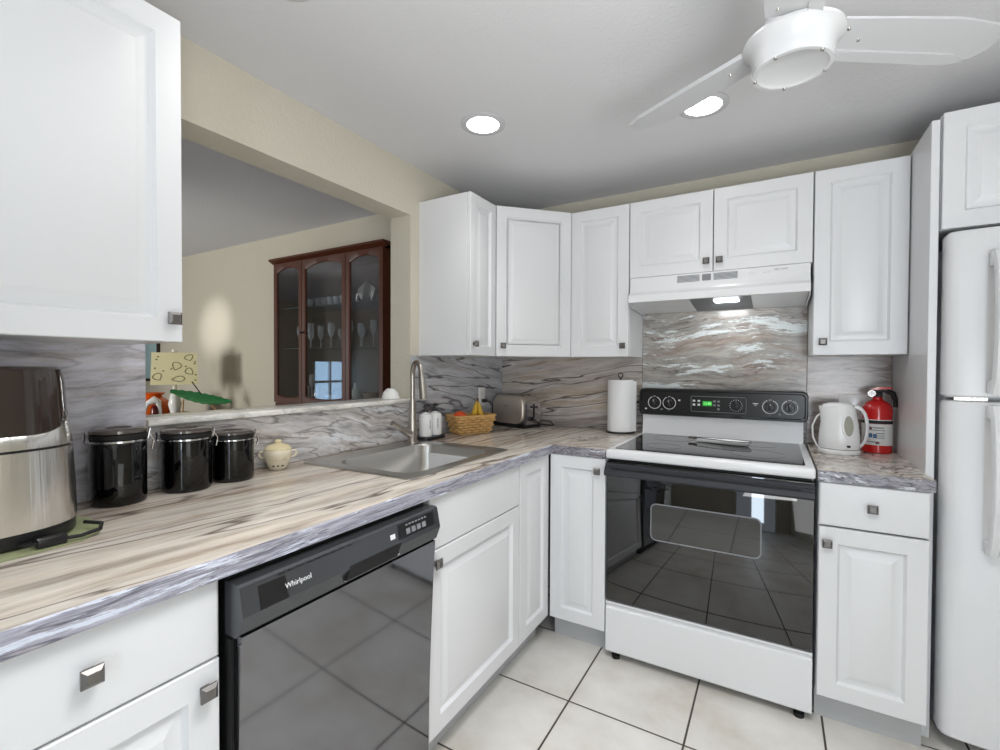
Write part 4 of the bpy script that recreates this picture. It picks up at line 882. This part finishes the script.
def arched_door(x0, x1):
    z0, z1 = HB+0.004, HT-0.014; s_ = 0.034; rise = 0.028
    def arc(xa, xb, zb, zt, r_, n=16): # rounded bottom corners, arched top
        pts = []
        for k in range(n+1):
            u = k/n; x = xb+(xa-xb)*u; pts.append((x, zt-r_*(2*u-1)**2))
        for k in range(n+1):
            u = k/n; x = xa+(xb-xa)*u; pts.append((x, zb+r_*0.45*(2*u-1)**2))
        return pts
    inner = arc(x0+s_, x1-s_, z0+s_, z1-s_, rise)
    n = len(inner); cx, cz = (x0+x1)/2, (z0+z1)/2; outer = []
    for k in range(17): u = k/16; outer.append((x1+(x0-x1)*u, z1))
    for k in range(17): u = k/16; outer.append((x0+(x1-x0)*u, z0))
    mb = MB(); y0, y1 = HY, HY+0.018
    rings = [[(p[0], y1, p[1]) for p in inner], [(p[0], y0+0.004, p[1]) for p in inner]]
    mid = [(i[0]+(o_[0]-i[0])*0.18, i[1]+(o_[1]-i[1])*0.18) for i, o_ in zip(inner, outer)]
    rings += [[(p[0], y0, p[1]) for p in mid], [(p[0], y0, p[1]) for p in outer], [(p[0], y1, p[1]) for p in outer], rings[0]]
    vr = [[mb.bm.verts.new(q) for q in g_] for g_ in rings[:-1]]; vr.append(vr[0])
    for a, b in zip(vr, vr[1:]):
        for i in range(n):
            j = (i+1) % n; vs = [a[i], a[j], b[j], b[i]]
            if (vs[0].co-vs[1].co).length < 1e-7 and (vs[2].co-vs[3].co).length < 1e-7: continue
            try: mb.bm.faces.new(vs)
            except ValueError: pass
    d_ = mb.build('door', WOOD, t, smooth=30, world=True)
    MB().prism(inner, HY+0.008, HY+0.011, 'y').build('glass_pane', PANE, d_, smooth=0, world=False).data.transform(Matrix.Translation(-t.location))
    return d_
xs = (HX0+0.002, -1.075, -0.672, HX1-0.002)
d1 = arched_door(xs[0], xs[1]-0.002); d2 = arched_door(xs[1]+0.002, xs[2]-0.002); d3 = arched_door(xs[2]+0.002, xs[3])
MB().lathe([(0.006, 0), (0.004, 0.01), (0.009, 0.018), (0.006, 0.024)], (xs[1]+0.016-t.location.x, HY-t.location.y, 1.49), 14, 'y').build('knob', BLACKM, d2)
# lower buffet
b_ = MB(); b_.box((HX0-0.10, -0.86, 0.975), (HX1+0.10, B_, 1.0), 0.005); b_.box((HX0-0.07, -0.83, 0.0), (HX1+0.07, B_, 0.975)); b_.box((HX0, HY+0.01, 1.0), (HX1, B_, HB))
b_.build('buffet_base', WOOD, t, smooth=0, world=True)
for k in range(3):
    w_ = (HX1-HX0+0.14)/3; x0 = HX0-0.07+k*w_
    dm = door_mesh(x0+0.01, x0+w_-0.01, 0.08, 0.95, -0.83, 0.018); dm.build('lower_door', WOOD, t, smooth=25, world=True)
# glassware
GY = -0.600
def goblet(x, y, z, h, r, label, name='wine_glass', cat='wine glass', group='wine glasses on the middle shelf'):
    o = MB().lathe([(r*0.85, 0), (r*0.8, 0.002), (0.004, 0.006), (0.003, h*0.42), (r*0.5, h*0.50), (r, h*0.68), (r*0.98, h*0.85), (r*0.86, h)], seg=20, cap1=False).build(name, STEMG, smooth=60)
    o.location = (x, y, z); tag(o, label, cat, group); return o
proto = None
gx = [(-1.25, 'behind the left door, nearest its stile'), (-1.165, 'at the left end of the row behind the center door'), (-1.115, 'second from the left behind the center door'), (-1.065, 'third from the left behind the center door'),
      (-1.015, 'fourth from the left behind the center door'), (-0.965, 'fifth from the left behind the center door'), (-0.915, 'sixth from the left behind the center door'), (-0.865, 'at the right end of the row behind the center door'),
      (-0.745, 'at the left end of the row behind the right door'), (-0.690, 'second from the left behind the right door'), (-0.635, 'third from the left behind the right door'), (-0.580, 'at the right end of the row behind the right door')]
for i, (x, lb) in enumerate(gx):
    if proto is None: proto = goblet(x, GY, SH[0]+0.001, 0.15, 0.022, 'stemmed glass '+lb)
    else:
        o = proto.copy(); COL.objects.link(o); o.location = (x, GY+(0.02 if i % 2 else -0.02), SH[0]+0.001); o.scale = (1, 1, (1.0, 0.8, 1.1)[i % 3]); o['label'] = 'stemmed glass '+lb
cup0 = MB().lathe([(0.016, 0), (0.020, 0.003), (0.026, 0.05), (0.028, 0.058), (0.025, 0.058), (0.022, 0.01)], seg=20).build('glass_tumbler', STEMG, smooth=50)
for i, (x, lb) in enumerate([(-1.155, 'set apart at the left'), (-1.060, 'leftmost of the close group'), (-1.000, 'second of the close group'), (-0.940, 'middle of the close group'), (-0.880, 'fourth of the close group'), (-0.820, 'rightmost of the close group')]):
    o = cup0 if i == 0 else cup0.copy()
    if i: COL.objects.link(o)
    o.location = (x, GY, SH[1]+0.001); tag(o, 'glass cup on the top shelf, '+lb, 'glass cup', 'glass cups on the top shelf')
# ornament
o = MB(); pr = [(0.070*math.cos(a)*(1+0.12*math.sin(5*a)), 0.060+0.058*math.sin(a)*(1+0.10*math.cos(4*a))) for a in [2*PI*k/40 for k in range(40)]]
o.prism(pr, -0.012, 0.012, 'y', 0.005); o.tube([(-0.05, 0, 0.06), (-0.085, 0, 0.05), (-0.095, 0, 0.02), (-0.08, 0, 0.004)], [0.016, 0.012, 0.009, 0.007], 8)
o.box((-0.035, -0.012, 0), (-0.010, 0.012, 0.03), 0.004); o.box((0.018, -0.012, 0), (0.045, 0.012, 0.03), 0.004)
o = o.build('silver_ornament', PEW, smooth=50); o.location = (-0.610, GY, SH[1]+0.008); tag(o, 'silver animal-shaped ornament on the top shelf behind the right door', 'ornament')
bz = HB+0.031
def small(name, prof, x, m, label, cat, sc=1):
    o = MB().lathe(prof, seg=22).build(name, m, smooth=50); o.location = (x, GY, bz); tag(o, label, cat); return o
goblet(-1.13, GY, bz, 0.16, 0.018, 'slender tall glass at the cabinet bottom behind the center door', 'cordial_glass', 'glass', None)
small('figurine', [(0.018, 0), (0.012, 0.02), (0.018, 0.045), (0.008, 0.055), (0.015, 0.068), (0.010, 0.080), (0.002, 0.084)], -1.175, CERAM, 'small white figurine at the bottom left of the center door', 'figurine')
small('jar', [(0.022, 0), (0.024, 0.01), (0.024, 0.055), (0.018, 0.06), (0.018, 0.07)], -1.075, STEEL, 'small metallic jar at the cabinet bottom, left of the tan jar', 'jar')
small('jar', [(0.022, 0), (0.026, 0.02), (0.026, 0.06), (0.018, 0.072), (0.010, 0.085)], -1.005, mat('tan_glaze', srgb(160, 136, 110), 0.4), 'tan lidded jar at the cabinet bottom behind the center door', 'jar')
small('serving_dish', [(0.03, 0), (0.06, 0.006), (0.075, 0.030), (0.070, 0.030), (0.03, 0.010)], -0.895, CERAM, 'low white dish at the cabinet bottom behind the center door', 'dish')
small('bottle_vase', [(0.026, 0), (0.036, 0.015), (0.036, 0.045), (0.016, 0.075), (0.009, 0.10), (0.012, 0.11)], -0.715, mat('cream_glaze', srgb(206, 196, 176), 0.3), 'cream narrow-neck vase at the cabinet bottom behind the right door', 'vase')
small('round_dish', [(0.02, 0), (0.045, 0.01), (0.056, 0.05), (0.048, 0.055), (0.02, 0.02)], -0.590, mat('tan_woven_glaze', srgb(170, 140, 108), 0.5, var=(60, 0.3)), 'tan round dish at the cabinet bottom behind the right door', 'dish')

# sideboard with lamp and ornaments
t = thing('sideboard', 'low dark wood sideboard against the dining room wall under the table lamp', 'sideboard', (-2.45, -0.70, 0))
SZ = 0.86
MB().box((-0.72, -0.30, SZ-0.03), (0.62, 0.262, SZ), 0.004).build('top', WOOD, t)
MB().box((-0.69, -0.27, 0.10), (0.59, 0.255, SZ-0.031)).build('body', WOOD, t, smooth=0)
for x in (-0.66, 0.54):
    for y in (-0.24, 0.21): MB().box((x-0.02, y-0.02, 0), (x+0.03, y+0.03, 0.10)).build('leg', WOOD, t, smooth=0)
SZ += 0.001
# lamp
SHADE = bpy.data.materials.new('cream_shade_with_leaf_print'); SHADE.use_nodes = True
nt = SHADE.node_tree; b = nt.nodes['Principled BSDF']; b.inputs['Roughness'].default_value = 0.8; b.inputs['Base Color'].default_value = srgb(230, 224, 186); b.inputs['Emission Color'].default_value = srgb(230, 215, 150); b.inputs['Emission Strength'].default_value = 0.15
t = thing('table_lamp', 'table lamp with rectangular cream leaf-print shade on the sideboard', 'lamp', (-2.40, -0.845, SZ))
MB().lathe([(0.07, 0), (0.07, 0.012), (0.02, 0.025), (0.03, 0.06), (0.045, 0.12), (0.03, 0.19), (0.014, 0.22), (0.014, 0.30)], seg=28).build('base', CERAM, t)
va = math.atan2(-2.69+0.845, 1.56+2.40)
fm = Matrix.Rotation(va+PI/2, 4, 'Z')
shd = MB(); z0, z1 = 0.272, 0.512
def rc(hx, hy, z): return [(-hx, -hy, z), (hx, -hy, z), (hx, hy, z), (-hx, hy, z)]
vr = [[shd.bm.verts.new(q) for q in g_] for g_ in (rc(0.148, 0.090, z0), rc(0.140, 0.082, z1), rc(0.136, 0.078, z1), rc(0.144, 0.086, z0))]; vr.append(vr[0])
for a, b2 in zip(vr, vr[1:]):
    for i in range(4): shd.bm.faces.new((a[i], a[(i+1) % 4], b2[(i+1) % 4], b2[i]))
shd.bm.transform(fm); sh = shd.build('lamp_shade', SHADE, t, smooth=0)
PR = mat('olive_leaf_print', srgb(96, 88, 50), 0.8)
def leafring(cx, cz, w_, h_, rot):
    pts = []
    for k in range(20):
        a = 2*PI*k/20; x = w_*math.cos(a); z = h_*math.sin(a)*abs(math.cos(a/2)); c_, s_ = math.cos(rot), math.sin(rot)
        X, Z = cx+x*c_-z*s_, cz+x*s_+z*c_; pts.append((X, -0.0905+0.008*(Z-z0)/(z1-z0), Z))
    q = MB().tube(pts, 0.0022, 4, True); q.bm.transform(fm); q.build('leaf_print', PR, sh)
for a in ((0.01, 0.41, 0.030, 0.036, 1.2), (0.02, 0.315, 0.040, 0.026, 0.1), (0.092, 0.37, 0.028, 0.030, 2.4), (0.09, 0.475, 0.022, 0.036, 2.0), (-0.105, 0.33, 0.026, 0.036, 2.1)): leafring(*a)
for (x, z) in ((-0.10, 0.48), (-0.11, 0.46), (-0.07, 0.375), (-0.02, 0.39), (0.07, 0.41), (0.125, 0.43), (0.128, 0.445), (0.132, 0.345), (0.13, 0.305), (-0.12, 0.395)):
    q = MB().box((x-0.006, -0.0905+0.008*(z-z0)/(z1-z0), z-0.004), (x+0.006, -0.0885+0.008*(z-z0)/(z1-z0), z+0.004)); q.bm.transform(fm); q.build('leaf_print', PR, sh, smooth=0)
MB().tube([(0, 0, 0.29), (0, 0, 0.535)], 0.005, 8).build('stem', CERAM, t)
MB().lathe([(0.006, 0.512), (0.020, 0.520), (0.020, 0.535), (0.006, 0.538)], seg=16).build('finial', CERAM, t)
# leaf dish on bamboo legs
t = thing('leaf_ornament', 'green glazed leaf dish on bamboo legs at the right end of the sideboard', 'ornament', (-2.20, -0.76, SZ+0.004), va+PI/2)
rs = []
for k in range(17):
    u = k/16; x = -0.19+0.40*u; w_ = 0.055*math.sin(PI*min(1, 0.06+u*0.92))**0.8; z = 0.235-0.13*u-0.02*math.sin(PI*u)
    rs.append([(x, -w_, z+0.012+(0.004 if k % 2 else -0.004)), (x, 0, z), (x, w_, z+0.012+(0.004 if k % 2 else -0.004)), (x, w_, z+0.017+(0.004 if k % 2 else -0.004)), (x, 0, z+0.005), (x, -w_, z+0.017+(0.004 if k % 2 else -0.004))])
lf = MB().rings(rs); lf.bm.transform(Matrix.Translation((0, 0, 0.16)) @ Matrix.Rotation(math.radians(42), 4, 'X') @ Matrix.Translation((0, 0, -0.16))); lf.build('leaf', LEAF, t, smooth=60)
for p in ([(-0.11, 0, 0.16), (-0.115, 0, 0.08), (-0.13, 0, 0.0)], [(0.06, 0, 0.13), (0.11, 0, 0.05), (0.14, 0, 0.0)]): MB().tube(p, 0.006, 8).build('leg', STICK, t)
MB().tube([(-0.055, 0.03, 0.29), (0.0, 0.03, 0.20), (0.03, 0.03, 0.12)], 0.004, 8).build('stalk', BLACKM, t)
# white arched figure with dark red centre
t = thing('ceramic_bird', 'white and dark red ceramic figure standing below the lamp shade', 'figurine', (-2.44, -0.965, SZ), va+PI/2); t.scale = (0.75, 0.75, 0.95)
MB().tube([(-0.095, 0, 0.0), (-0.090, 0, 0.07), (-0.055, 0, 0.14), (0.0, 0, 0.165), (0.03, 0, 0.15), (0.045, 0, 0.08), (0.045, 0, 0.0)], [0.018, 0.016, 0.020, 0.034, 0.026, 0.016, 0.016], 12).build('body', CERAM, t, smooth=60)
MB().lathe([(0.030, 0), (0.034, 0.05), (0.028, 0.11), (0.016, 0.125)], (-0.0, 0, 0), 20).build('center', DRED, t)
t = thing('orange_vase', 'bulbous orange and red glass vase behind the left backsplash edge', 'vase', (-2.60, -0.90, SZ), va+PI/2)
MB().lathe([(0.05, 0), (0.09, 0.03), (0.125, 0.09), (0.12, 0.13), (0.07, 0.165), (0.05, 0.18), (0.075, 0.20), (0.07, 0.205), (0.04, 0.18)], seg=32).build('body', ORVASE, t, smooth=60)
# framed picture on the wall
t = thing('framed_picture', 'pale blue picture in a thin dark frame on the dining room wall', 'picture', (-3.78, -0.4305, 1.36))
MB().box((-0.21, -0.012, -0.21), (0.20, -0.001, 0.20)).build('picture', BLUEP, t, smooth=0)
fr = MB()
for a, b2 in (((-0.235, -0.022, -0.235), (0.225, -0.001, -0.21)), ((-0.235, -0.022, 0.20), (0.225, -0.001, 0.225)), ((-0.235, -0.022, -0.21), (-0.21, -0.001, 0.20)), ((0.20, -0.022, -0.21), (0.225, -0.001, 0.20))): fr.box(a, b2)
fr.build('frame', FRAME, t, smooth=0)
